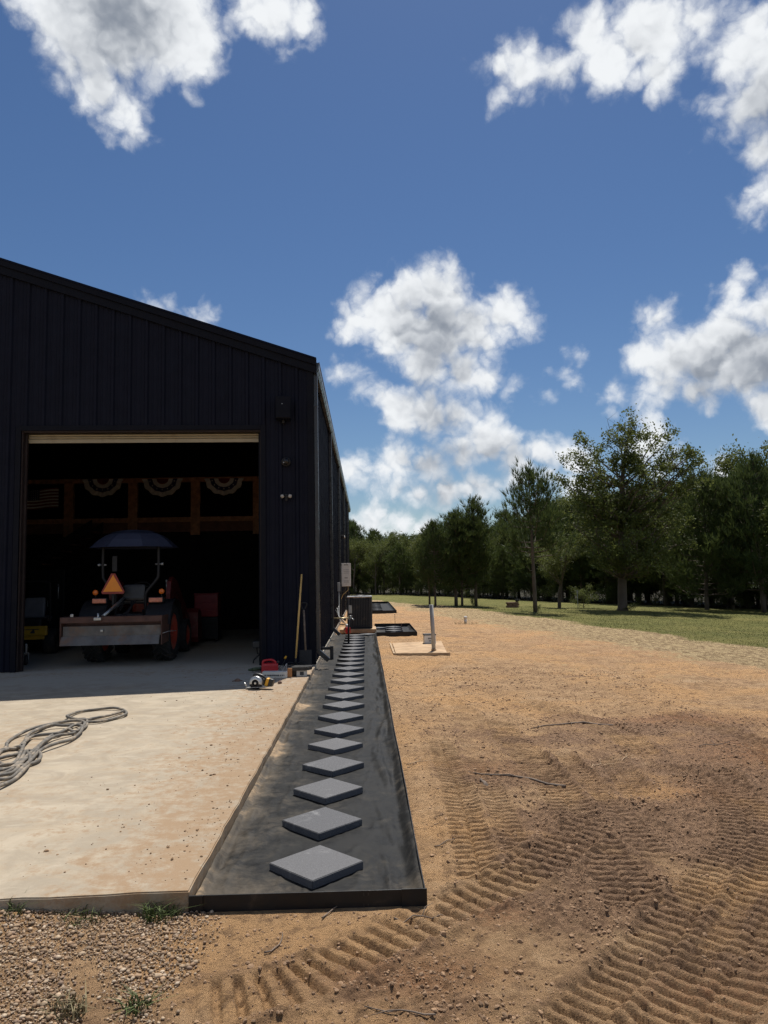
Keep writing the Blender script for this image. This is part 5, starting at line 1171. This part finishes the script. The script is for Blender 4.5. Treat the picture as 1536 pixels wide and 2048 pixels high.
def leaf_quads(centres, size, seed, tint, up=.5):
    r = np.random.default_rng(seed); C = np.asarray(centres); n = len(C)
    nrm = r.normal(size=(n, 3)); nrm[:, 2] += up; nrm /= np.linalg.norm(nrm, axis=1, keepdims=True)
    a = np.cross(nrm, r.normal(size=(n, 3))); a /= np.linalg.norm(a, axis=1, keepdims=True); b = np.cross(nrm, a)
    l = size*(.6+.8*r.random((n, 1))); w = l*(.5+.2*r.random((n, 1)))
    co = np.stack([C - a*l*.5, C + b*w*.5, C + a*l*.5 - nrm*l*.12, C - b*w*.5], 1).reshape(-1, 3)
    return co, np.arange(n*4).reshape(-1, 4), np.repeat(np.clip(tint+r.normal(0, .12, n), 0, 1), 4)
def pine(seed, H=1.0, crown0=.32, rad=.20, dens=1.0, open_=0.0):
    """unit-height pine: returns trunk mesh and crown mesh; whorls of rising limbs with needle tufts"""
    r = random.Random(seed); b = MB(); lean = r.uniform(-.015, .015)
    ax = lambda t: Vector((lean*math.sin(t*3)*1.0, lean*.6*math.cos(t*4), t))
    b.tube([ax(t) for t in np.linspace(0, .985, 12)], [max(.0165*(1-t)**.8, .0025) for t in np.linspace(0, .985, 12)], 8)
    C, Dr, T = [], [], []; t = crown0*.8
    while t < .985:
        f = (t-crown0)/(1-crown0)
        R = rad*1.42*(.72+.28*min(1, f*4))*(1.03-f)**.85 if f >= 0 else rad*.5*r.random()
        n = r.choice((3, 4, 5)) if f > 0 else r.choice((0, 1, 2)); ph = r.uniform(0, 6.28)
        for k in range(n):
            if r.random() < open_*.6: continue
            a = ph + 2*math.pi*k/n + r.uniform(-.4, .4); L_ = R*r.uniform(.55, 1.15); rise = r.uniform(.15, .5) + .55*max(f, 0)
            p0 = ax(t); p1 = p0 + Vector((math.cos(a)*L_*.55, math.sin(a)*L_*.55, L_*.12*rise)); p2 = p0 + Vector((math.cos(a)*L_, math.sin(a)*L_, L_*rise))
            b.tube([p0, p1, p2], [.0045*(1-t*.6), .003, .0013], 4, False)
            shade = r.random()
            for q in range(max(3, int(15*dens*L_/rad))):
                u = r.uniform(.30, 1.05)**.75; base = (p0.lerp(p1, u*2) if u < .5 else p1.lerp(p2, u*2-1))
                off = Vector((r.gauss(0, 1), r.gauss(0, 1), r.gauss(.25, .7)))*(.040*(1-.3*u))
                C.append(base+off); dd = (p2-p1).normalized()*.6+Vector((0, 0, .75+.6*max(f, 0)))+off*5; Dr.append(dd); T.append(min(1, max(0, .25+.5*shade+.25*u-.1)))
        t += r.uniform(.026, .042)*(1.0 if f < .8 else .75)
    for k in range(10): C.append(ax(.93+.055*r.random())+Vector((r.gauss(0, .008), r.gauss(0, .008), 0))); Dr.append(Vector((0, 0, 1.3))); T.append(.7)
    co, F, tv = tuft_mesh([tuple(c) for c in C], [tuple(d) for d in Dr], 11, .046, .0044, seed, .55, np.array(T))
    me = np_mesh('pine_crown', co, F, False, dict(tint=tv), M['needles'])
    tm = bpy.data.meshes.new('pine_trunk'); tm.from_pydata(b.v, [], b.f); tm.polygons.foreach_set('use_smooth', b.sm); tm.materials.append(M['bark']); tm.update()
    return tm, me
def broadleaf(seed, crown0=.25, rad=.30, leaves=9000, size=.017, levels=3, limbs=6, clump=.040, spread=.75, trunk=.022, sparse_top=0.0, fork=.35):
    """unit-height broadleaf tree with recursive limbs and leaf clumps at the twig ends"""
    r = random.Random(seed); b = MB(); tips = []
    def limb(p, d, L_, rd, lv):
        pts = [p]; q = p; dd = d.copy(); n = 4
        for i in range(n):
            dd = (dd + Vector((r.gauss(0, .13), r.gauss(0, .13), r.gauss(.05, .09)))).normalized(); q = q + dd*L_/n; pts.append(q)
        b.tube(pts, [rd*(1-.72*i/n) for i in range(n+1)], 6 if lv < 2 else 4, False)
        if lv >= 1: tips.append((pts[2], lv)); 
        if lv >= levels: tips.append((q, lv)); tips.append((pts[3], lv)); return
        for k in range(r.choice((3, 4)) if lv else limbs):
            i = r.uniform(.35, 1.0) if lv else r.uniform(fork, 1.0)
            j = min(int(i*n), n-1); base = pts[j].lerp(pts[j+1], i*n-j)
            a = r.uniform(0, 6.283); side = Vector((math.cos(a), math.sin(a), r.uniform(-.05, .55)))
            nd = (dd*(1-spread*.6) + side*spread).normalized()
            limb(base, nd, L_*r.uniform(.50, .72)*(1 if lv else rad*2.0), rd*.5*(1-.4*i), lv+1)
    limb(Vector((0, 0, 0)), Vector((r.uniform(-.03, .03), r.uniform(-.03, .03), 1)), .80, trunk, 0)
    zt_ = max(t[0].z for t in tips); cs, ti = [], []
    P = [t for t in tips if t[0].z > crown0*.6]
    per = max(3, leaves//len(P))
    for (p, lv) in P:
        f = p.z/zt_; n = int(per*r.uniform(.3, 1.6)*(1-sparse_top*f)); sh = r.random(); c = clump*r.uniform(.6, 1.25)
        for k in range(n):
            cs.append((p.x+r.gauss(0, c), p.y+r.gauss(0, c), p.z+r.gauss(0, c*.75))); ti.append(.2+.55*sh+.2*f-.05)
    sc = 1/ max(c[2] for c in cs)
    co, F, tv = leaf_quads(np.array(cs), size, seed, np.clip(np.array(ti), 0, 1))
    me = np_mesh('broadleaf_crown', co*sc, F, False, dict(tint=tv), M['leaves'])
    tm = bpy.data.meshes.new('broadleaf_trunk'); tm.from_pydata([(x*sc, y*sc, z*sc) for x, y, z in b.v], [], b.f); tm.polygons.foreach_set('use_smooth', b.sm); tm.materials.append(M['bark']); tm.update()
    return tm, me
PINES = [pine(11, dens=1.5), pine(12, crown0=.26, rad=.24, dens=1.5), pine(13, crown0=.38, rad=.19, dens=1.4), pine(14, crown0=.20, rad=.26, dens=1.7)]
OPEN_PINE = pine(21, crown0=.36, rad=.235, dens=1.5, open_=.35)
DENSE_PINE = [pine(31, crown0=.10, rad=.30, dens=2.2), pine(32, crown0=.14, rad=.27, dens=2.2)]
BROAD = [broadleaf(41, leaves=10000), broadleaf(42, rad=.36, leaves=11000, crown0=.2), broadleaf(43, rad=.26, leaves=8000, limbs=7)]
SPARSE = broadleaf(51, leaves=2600, rad=.30, sparse_top=.3, clump=.03)
OAK_CLUMPS = [(520,210),(490,260),(560,290),(470,340),(540,340),(600,370),(740,130),(840,105),(885,100),(860,160),(760,200),(700,230),(650,250),(800,240),(900,180),(850,290),(780,300),(900,280),(1000,200),(1050,225),(1100,280),(1150,310),(1060,320),(1000,300),(1170,360),(1200,400),(1100,400),(960,360),(700,330),(640,420),(560,440),(470,450),(520,490),(480,520),(560,560),(620,500),(700,560),(760,480),(850,420),(900,520),(1000,480),(1060,540),(1150,460),(820,570),(620,600),(540,600),(660,640),(760,640),(860,640),(960,620),(700,740),(600,720),(800,740),(900,740),(1000,700),(660,820),(760,850),(860,830),(560,800),(960,820),(1040,800),(700,900),(820,900),(930,900),(520,700),(1060,640),(740,400),(820,360)]
def Ld0(a, c): return (c-a).length
def oak():
    r = random.Random(8); b = MB(); cs, ti = [], []
    tr_pts = [Vector(p) for p in ((0, 0, -.05), (.04, .02, 1.5), (.12, 0, 3.2), (.16, .1, 5.2), (.30, .0, 7.2), (.5, .2, 9.0), (.9, .1, 10.6))]
    tp = catmull(tr_pts, 4); b.tube(tp, [.27*(1-k/len(tp))**.75+.012+(.08 if k == 0 else 0) for k in range(len(tp))], 10)
    for i, (zx, zy) in enumerate(OAK_CLUMPS):
        for rep in range(2 if zy > 380 else 1):
            x = (zx-732)*.01045; z = (1165-zy)*.01045; dmax = 3.0*math.sqrt(max(.05, 1-(x/4.9)**2)); y = r.uniform(-dmax, dmax) if rep else r.uniform(-dmax, dmax)*.8
            if rep: x += r.uniform(-.5, .5); z += r.uniform(-.4, .4)
            c = Vector((x, y, z)); zs = max(1.9, z-.9-.5*math.hypot(x, y)); a = min(tp, key=lambda q: abs(q.z-zs))
            m1 = a.lerp(c, .35)+Vector((r.gauss(0, .25), r.gauss(0, .25), -.05*Ld0(a, c))); m2 = a.lerp(c, .7)+Vector((r.gauss(0, .28), r.gauss(0, .28), .10))
            Ld = (c-a).length; r0 = .016+.011*Ld
            pl = catmull([a, m1, m2, c], 4); b.tube(pl, [r0*(1-.88*k/len(pl)) for k in range(len(pl))], 6, False)
            top = zy < 380
            for s_ in range(5):
                p0 = pl[r.randrange(6, len(pl))]; tw = p0+Vector((r.gauss(0, .42), r.gauss(0, .42), r.gauss(.12, .33)))
                b.tube([p0, p0.lerp(tw, .5)+Vector((0, 0, .05)), tw], [.016, .010, .004], 4, False)
                sh_ = r.random(); nl = int((62 if top else 76)*r.uniform(.35, 1.5)); cr2 = .20*r.uniform(.7, 1.4)
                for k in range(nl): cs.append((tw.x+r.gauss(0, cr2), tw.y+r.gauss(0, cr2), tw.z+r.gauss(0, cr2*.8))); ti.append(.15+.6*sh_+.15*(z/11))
    for k in range(7):
        p0 = Vector((r.uniform(-.9, .8), r.uniform(-.5, .5), r.uniform(9.8, 10.8))); b.tube([p0, p0+Vector((r.gauss(0, .1), r.gauss(0, .1), .5)), p0+Vector((r.gauss(0, .25), r.gauss(0, .2), .95))], [.014, .009, .003], 4, False)
    Hh_ = 11.6; co, F, tv = leaf_quads(np.array(cs), .15, 3, np.clip(np.array(ti), 0, 1))
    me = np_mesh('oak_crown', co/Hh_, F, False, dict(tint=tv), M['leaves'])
    tm = bpy.data.meshes.new('oak_trunk'); tm.from_pydata([(x/Hh_, y/Hh_, z/Hh_) for x, y, z in b.v], [], b.f); tm.polygons.foreach_set('use_smooth', b.sm); tm.materials.append(M['bark']); tm.update(); return tm, me
OAK = oak()
SHRUB = [broadleaf(71, crown0=.0, rad=.6, leaves=3600, size=.045, levels=2, limbs=9, clump=.09, trunk=.02, fork=.02), broadleaf(72, crown0=.0, rad=.7, leaves=3000, size=.05, levels=2, limbs=8, clump=.10, trunk=.02, fork=.02)]
def plant(name, pair, x, y, h, label, cat='tree', group=None, wide=1.0, rz=None, names=('trunk', 'crown'), sink=.03):
    o = empty(name, (x, y, gz(x, y)-sink), rng.uniform(0, 6.28) if rz is None else rz, label, cat, group)
    o.scale = (h*wide, h*wide, h)
    link(names[0], pair[0], o); link(names[1], pair[1], o); return o
# trees that stand out on the lawn
plant('pine_tree', PINES[0], 3.95, 45.4, 4.6, 'left of a pair of slim pines on the lawn nearest the far bed', group='pines on the lawn', wide=.9)
plant('pine_tree', PINES[1], 4.12, 43.4, 5.0, 'right of a pair of slim pines on the lawn nearest the far bed', group='pines on the lawn', wide=.85)
plant('pine_tree', PINES[2], 5.45, 44.0, 5.6, 'left trunk of the three close pines standing on the lawn edge', group='pines on the lawn', wide=1.2)
plant('pine_tree', PINES[3], 5.85, 44.3, 5.2, 'middle trunk of the three close pines standing on the lawn edge', group='pines on the lawn', wide=.95)
plant('pine_tree', PINES[0], 6.70, 44.6, 6.4, 'right and tallest of the three close pines standing on the lawn edge', group='pines on the lawn', wide=1.05)
plant('pine_tree', OPEN_PINE, 8.74, 38.0, 7.5, 'tall open-crowned pine with a bare grey trunk beside the block stack', group='pines on the lawn', wide=.95)
plant('broadleaf_tree', BROAD[1], 12.0, 45.4, 5.0, 'small yellow-green broadleaf tree between the open pine and the big oak', wide=1.15)
plant('oak_tree', OAK, 14.85, 42.3, 11.6, 'tallest tree, spreading oak with sparse leafy top and thick trunk on the lawn', wide=1.0, rz=-.33)
plant('pine_tree', DENSE_PINE[0], 21.7, 46.2, 8.6, 'broad dense dark pine right of the big oak', wide=1.0, group='dense pines at the right')
plant('pine_tree', DENSE_PINE[1], 24.3, 44.6, 9.4, 'dense dark pine standing at the right edge of the view', wide=1.05, group='dense pines at the right')
plant('broadleaf_tree', BROAD[2], 25.4, 42.2, 7.0, 'leafy tree with sunlit leaf tips at the extreme right of the wood edge', wide=.9)
plant('broadleaf_tree', SPARSE, 29.3, 56.0, 12.6, 'thin nearly bare tree rising above the wood at far right', wide=.75)
plant('broadleaf_tree', BROAD[0], 32.0, 57.5, 13.8, 'tall leafy treetop at the upper right corner of the wood', wide=.7)
# the wood behind: skyline heights follow the view
SKY_X = [690, 730, 770, 800, 830, 870, 905, 960, 1000, 1050, 1100, 1140, 1200, 1260, 1320, 1380, 1430, 1480, 1536, 1640]
SKY_Y = [1058, 1062, 1086, 1066, 1080, 1062, 1060, 1040, 1035, 1020, 985, 1005, 1010, 1000, 985, 975, 972, 968, 950, 945]
n_t = 0
wood = random.Random(5)
for row in range(7):
    x = -6.0 + wood.uniform(0, 2)
    while x < 46:
        yb_ = float(np.interp(x, *FOREST_Y)); y = yb_ + 1.0 + row*2.7 + wood.uniform(-1.3, 1.3); xx = x*(1+.02*row)
        px = 730 + 1465*(xx/y); top = float(np.interp(px, SKY_X, SKY_Y)) + wood.uniform(-4, 42) - row*3
        h = (1152-.0186*(px-768)-top)/1465*y + EYE - gz(xx, y)
        if abs(xx-13.5) < 4 and row < 1: h *= .72
        kind = wood.random(); left = xx < 4
        if kind < (.50 if left else .74):
            p = wood.choice(PINES+DENSE_PINE); plant('pine_tree', p, xx, y, h, 'dark pine standing in the wood behind the lawn', group='pines of the wood', wide=wood.uniform(.95, 1.35))
        else:
            plant('broadleaf_tree', wood.choice(BROAD), xx, y, h*.97, 'broadleaf tree standing in the wood behind the lawn', group='broadleaf trees of the wood', wide=wood.uniform(.85, 1.2))
        n_t += 1; x += wood.uniform(1.5, 2.5)*(1+.08*row)
# undergrowth along the edge of the wood
x = -5.0
while x < 44:
    yb_ = float(np.interp(x, *FOREST_Y)) + wood.uniform(-.3, 1.6)
    plant('bush', wood.choice(SHRUB), x, yb_, wood.uniform(.8, 2.0), 'leafy undergrowth bush along the edge of the wood', 'bush', 'bushes along the edge of the wood', wide=wood.uniform(.9, 1.5), names=('stems', 'foliage')); x += wood.uniform(.6, 1.15)
for row in (1, 2, 3, 4):
    x = -5.0
    while x < 44:
        yb_ = float(np.interp(x, *FOREST_Y)) + 3.0*row + wood.uniform(-1, 1)
        plant('bush', wood.choice(SHRUB), x, yb_, wood.uniform(2.0, 3.2)*(1+.16*row), 'tall shaded shrub inside the wood', 'bush', 'shrubs inside the wood', wide=wood.uniform(.8, 1.2), names=('stems', 'foliage')); x += wood.uniform(1.2, 2.0)
plant('bush', SHRUB[0], 13.6, 45.6, 1.6, 'bright green bush beside the small broadleaf tree', 'bush', names=('stems', 'foliage'), wide=1.2)
plant('bush', SHRUB[1], 8.95, 38.05, .45, 'low weeds round the foot of the open pine', 'bush', names=('stems', 'foliage'), wide=.9)
plant('bush', SHRUB[0], 6.45, 44.3, .7, 'small sapling at the foot of the tallest close pine', 'bush', names=('stems', 'foliage'), wide=.7)
plant('bush', SHRUB[1], 15.2, 42.0, .5, 'dark low growth round the foot of the big oak', 'bush', names=('stems', 'foliage'), wide=2.2)
b = MB(); b.cyl((0, 0, -.05), (0, 0, 1.0), .02, 8); b.cbox((0, 0, 1.02), (.10, .10, .12), .01); tag(b.build('marker_post', M['grey_pvc'], None, (12.75, 44.0, gz(12.75, 44))), 'thin grey marker post on the lawn left of the big oak', 'post')

# ------------------------------------------------------------------ loose matter: gravel, clods, stubble, weeds, twigs
def ico(sub):
    bm = bmesh.new(); bmesh.ops.create_icosphere(bm, subdivisions=sub, radius=1.0); bm.verts.ensure_lookup_table()
    v = np.array([q.co[:] for q in bm.verts]); f = np.array([[q.index for q in p.verts] for p in bm.faces]); bm.free(); return v, f
def rand_rot(n, r):
    q = r.normal(size=(n, 4)); q /= np.linalg.norm(q, axis=1, keepdims=True); w, x, y, z = q.T
    return np.stack([np.stack([1-2*(y*y+z*z), 2*(x*y-z*w), 2*(x*z+y*w)], -1), np.stack([2*(x*y+z*w), 1-2*(x*x+z*z), 2*(y*z-x*w)], -1), np.stack([2*(x*z-y*w), 2*(y*z+x*w), 1-2*(x*x+y*y)], -1)], 1)
def scatter(name, pos, size, cols, sub, jitter, flat, mat_, smooth, seed, kind='stuff', label=None, cat=None):
    r = np.random.default_rng(seed); v, f = ico(sub); n = len(pos)
    sc = size[:, None]*np.stack([.8+.6*r.random(n), .7+.5*r.random(n), flat*(.7+.6*r.random(n))], 1)
    vv = v[None]*(1+jitter*r.normal(size=(n, len(v), 1)))
    tilt = rand_rot(n, r)
    vv = np.einsum('nij,nkj->nki', tilt, vv)*sc[:, None, :]
    yaw = r.random(n)*6.28; c, s = np.cos(yaw), np.sin(yaw)
    x = vv[..., 0]*c[:, None]-vv[..., 1]*s[:, None]; y = vv[..., 0]*s[:, None]+vv[..., 1]*c[:, None]
    co = np.stack([x, y, vv[..., 2]], -1)+pos[:, None, :]
    F = (f[None]+(np.arange(n)*len(v))[:, None, None]).reshape(-1, 3)
    me = np_mesh(name, co.reshape(-1, 3), F, smooth, dict(tone=np.repeat(cols, len(v), 0)), mat_)
    return tag(link(name, me), label, cat, kind=kind)
def tone_mat(name, rough=.8, bump=.3, bscale=150):
    m, N, L, B = mat(name); a = nattr(N, 'tone').outputs['Color']; P = npos(N); f = nnoise(N, L, bscale*.6, 5, .7, P)
    c = nmix(N, L, nramp(N, L, f, .35, .7, 0, .45), a, (.12, .085, .06)); L.new(c, B.inputs['Base Color']); B.inputs['Roughness'].default_value = rough; B.inputs['Specular IOR Level'].default_value = .3
    L.new(nbump(N, L, nnoise(N, L, bscale, 4, .7, P), bump, .004), B.inputs['Normal']); return m
M['pebble'] = tone_mat('river_pebbles', .7, .15, 120); M['clod'] = tone_mat('soil_clods', .95, .6, 160)
# gravel
n = 27000; gx_ = nr.uniform(-2.6, -.62, n); gy_ = nr.uniform(2.35, YS-.005, n); gy_ = np.minimum(gy_, YS+SKEW*(gx_-XW)-.012)
edge = -.83+.10*fbm(gx_*2, gy_*2.5, 3, .5, 77)+.04*nr.normal(size=n)
bare = fbm(gx_*1.3+3, gy_*1.7, 3, .5, 44)
wedge = np.exp(-(((gx_+1.28)+.55*(gy_-3.45))/.10)**2)*(gy_ < 3.62)
keep = (gx_ < edge) & (bare < .42) & (nr.random(n) > wedge*.93) & (nr.random(n) > .55*np.exp(-(edge-gx_)/.10))
gx_, gy_ = gx_[keep], gy_[keep]; sz = np.clip(nr.lognormal(-5.38, .42, len(gx_)), .0026, .0135)
pal = np.array([(.46, .345, .23), (.38, .27, .175), (.54, .43, .31), (.33, .255, .18), (.42, .29, .185), (.60, .51, .40), (.36, .265, .20), (.27, .19, .125)])
cl = pal[nr.integers(0, len(pal), len(gx_))]*(.62+.5*nr.random((len(gx_), 1)))*np.array([[1.0, .92, .83]])
for nm, sel, sb in (('gravel', sz > .0095, 2), ('gravel', sz <= .0095, 1)):
    scatter(nm, np.stack([gx_, gy_, sample('z', gx_, gy_)+sz*.30+nr.random(len(gx_))*.006], 1)[sel], sz[sel], cl[sel], sb, .05, .72, M['pebble'], True, 5, label='larger tan pebbles of the gravel in front of the apron' if sb == 2 else 'fine tan gravel in front of the concrete apron', cat='gravel')
# soil clods over the churned ground
n = 80000; q = nr.random(n); cy_ = 2.5*np.exp(q*math.log(14/2.5)); cx_ = -.85+nr.random(n)*(5.6)*(.55+.45*np.minimum(1, cy_/7))
mo = sample('moist', cx_, cy_); tm_ = sample('tm', cx_, cy_); pr = (.22+.78*np.clip(mo, 0, 1))*(1-.75*tm_)*(.35+.65*sstep(fbm(cx_*1.8, cy_*1.8, 3, .6, 91), -.15, .35))
inbed = (cx_ < .34) & (cy_ > 4.04)
k_ = (nr.random(n) < pr) & ~inbed; cx_, cy_, mo = cx_[k_], cy_[k_], mo[k_]
sz = np.clip(nr.lognormal(-5.35, .50, len(cx_)), .0022, .014)*(.8+.05*cy_)
base = np.array([(.34, .215, .125)])*(1-.45*mo[:, None])+np.array([(.17, .10, .06)])*.45*mo[:, None]
scatter('soil_clods', np.stack([cx_, cy_, sample('z', cx_, cy_)+sz*.25], 1), sz, base*(.65+.7*nr.random((len(cx_), 1))), 1, .16, .75, M['clod'], False, 6, label='loose crumbs and clods of soil on the churned dirt', cat='soil')
# crumbs tracked over the slab
n = 1500; sx_ = XW-.03-nr.exponential(.55, n); sy2_ = nr.uniform(4.2, 14, n); k_ = (sx_ > -6.5) & (nr.random(n) < .25+.75*sstep(fbm(sx_*1.2, sy2_*.9, 3, .6, 37), -.1, .25)); sx_, sy2_ = sx_[k_], sy2_[k_]
sz = np.clip(nr.lognormal(-5.6, .5, len(sx_)), .002, .013)
scatter('slab_crumbs', np.stack([sx_, sy2_, sz*.3], 1), sz, np.array([(.30, .19, .11)])*(.5+.8*nr.random((len(sx_), 1))), 1, .18, .7, M['clod'], False, 8, label='crumbs of soil tracked over the concrete apron', cat='soil')

def blades(name, pos, h, w, col, seed, label, cat, lean=.5, mat_=None):
    r = np.random.default_rng(seed); n = len(pos); a = r.random(n)*6.283; ln = lean*r.normal(size=(n, 2)); s = np.stack([np.cos(a), np.sin(a), np.zeros(n)], 1)
    hh = (h*(.5+r.random(n)))[:, None]; ww = (w*(.7+.6*r.random(n)))[:, None]
    up = np.concatenate([ln*.5, np.ones((n, 1))], 1); tip = np.concatenate([ln*1.3, np.full((n, 1), .85)], 1)
    co = np.stack([pos-s*ww*.5, pos+s*ww*.5, pos+up*hh*.55+s*ww*.35, pos+up*hh*.55-s*ww*.35, pos+tip*hh], 1).reshape(-1, 3)
    b5 = np.arange(n)*5; F = np.concatenate([np.stack([b5, b5+1, b5+2], 1), np.stack([b5, b5+2, b5+3], 1), np.stack([b5+3, b5+2, b5+4], 1)])
    return link(name, np_mesh(name, co, F, False, dict(tone=np.repeat(col, 5, 0)), mat_ or M['blade']))
def blade_mat():
    m, N, L, B = mat('grass_blades'); L.new(nattr(N, 'tone').outputs['Color'], B.inputs['Base Color']); B.inputs['Roughness'].default_value = .7; B.inputs['Specular IOR Level'].default_value = .2; return m
M['blade'] = blade_mat()
# lawn blades where the lawn is near enough to show texture, and straw stubble at its margin
n = 52000; y_ = 12*np.exp(nr.random(n)*math.log(46/12)); x_ = nr.uniform(1.5, 24, n); g_ = sample('grass', x_, y_); k_ = nr.random(n) < g_; x_, y_ = x_[k_], y_[k_]
gcol = np.array([(.088, .105, .026)])*(.6+.8*nr.random((len(x_), 1)))*np.array([[1, 1, 1]])+np.array([(.06, .04, .01)])*nr.random((len(x_), 1))
tag(blades('lawn_grass', np.stack([x_, y_, sample('z', x_, y_)], 1), .045, .010, gcol, 3, '', ''), 'mown green grass of the lawn', 'grass', kind='stuff')
n = 60000; y_ = 6*np.exp(nr.random(n)*math.log(50/6)); x_ = nr.uniform(.6, 14, n); g_ = sample('straw', x_, y_)*(1-sample('grass', x_, y_)*.6); cl_ = sstep(fbm(x_*1.1, y_*.8, 4, .6, 12), -.15, .3); k_ = nr.random(n) < np.clip(g_*cl_*1.1+.01*(y_ > 9), 0, 1); x_, y_ = x_[k_], y_[k_]
scol = np.array([(.38, .27, .14)])*(.5+.8*nr.random((len(x_), 1)))
tag(blades('straw_stubble', np.stack([x_, y_, sample('z', x_, y_)-.004], 1), .030, .008, scol, 4, '', '', 1.6), 'dry straw and stubble scattered between dirt and lawn', 'straw', kind='stuff')
# weeds by the slab
def weed(x, y, nb, h, rad, green, label):
    r = np.random.default_rng(int(abs(x*1000+y*77))); a = r.random(nb)*6.283; d = rad*np.sqrt(r.random(nb)); P = np.stack([x+d*np.cos(a), y+d*np.sin(a), np.zeros(nb)], 1); P[:, 2] = sample('z', P[:, 0], P[:, 1])
    c = np.array([green])*(.6+.8*r.random((nb, 1))); o = blades('weed_clump', P-np.array([[x, y, 0]])*1.0, h, .007, c, int(r.integers(1e6)), '', '', .75); o.location = (x, y, 0); tag(o, label, 'weed', 'weeds at the slab and in the gravel')
weed(-1.10, 4.03, 130, .07, .10, (.075, .10, .03), 'largest green weed clump against the slab beside the bed corner')
weed(-1.48, 3.97, 60, .05, .10, (.085, .10, .035), 'thinner weed patch in the gravel at left near the slab')
weed(-.97, 3.20, 60, .06, .06, (.08, .10, .035), 'small green weed tuft in the gravel at the bottom of the view')
weed(-1.24, 3.20, 90, .055, .08, (.17, .14, .075), 'dry brown grass tuft in the gravel at bottom left')
weed(-1.85, 4.02, 26, .06, .05, (.09, .11, .04), 'few sprigs of weed at the slab edge far left')
weed(3.7, 27.2, 70, .12, .45, (.16, .16, .05), 'yellow-green weeds round the white capped pipe')
# twigs and roots turned up by the tracks
TW = [(1.62, 6.15, 2.35, .9, 'long dark root lying across the middle of the tracks'), (1.95, 6.55, 1.3, .5, 'pale forked twig among the fine tracks'), (.98, 6.25, 1.9, .14, 'short thick stick end beside the left tracks'), (2.85, 8.6, 2.7, 1.0, 'straight dark branch on the far brown patch'), (.42, 4.9, .3, .2, 'thin dark twig beside the edging'), (-.25, 3.95, .9, .25, 'thin curved root just in front of the edging'), (.12, 3.92, .25, .3, 'fine twig in the dirt at the front corner of the edging'), (.35, 6.9, .2, .3, 'pale thin stalk on the dirt beside the path'), (2.35, 7.0, .6, .28, 'short pale twig standing by the right tracks'), (.25, 3.05, 2.6, .3, 'dark twig at the bottom edge of the dirt'), (-.5, 3.62, .5, .22, 'thin rootlet on the smooth dirt by the gravel'), (3.3, 7.4, .1, .35, 'broken stick on the reddish soil at right')]
for x, y, a, L_, lab in TW:
    r = random.Random(int(x*99+y*7)); b = MB(); pts = []; px_, py_, aa = x, y, a
    for k in range(7): pts.append((px_-x, py_-y, surf(px_, py_)+.006+.006*r.random())); aa += r.uniform(-.35, .35); px_ += math.cos(aa)*L_/6; py_ += math.sin(aa)*L_/6
    rr_ = .022 if 'thick' in lab else (.012 if L_ > .8 else .0045); b.tube(pts, [rr_*(1-.09*k) for k in range(7)], 6)
    if L_ > .25: q0 = Vector(pts[3]); b.tube([q0, q0+Vector((.06*math.cos(aa+1), .06*math.sin(aa+1), .02)), q0+Vector((.13*math.cos(aa+.8), .13*math.sin(aa+.8), .015))], [rr_*.6, rr_*.5, rr_*.3], 5)
    tag(b.build('twig', M['form_wood'] if 'pale' in lab else M['old_wood'], None, (x, y, 0)), lab, 'twig', 'twigs and roots on the dirt')
# a few pale flat stones and clumps of dried mud
for i, (x, y, s, lab) in enumerate([(.15, 3.6, .0, '')][:0]): pass
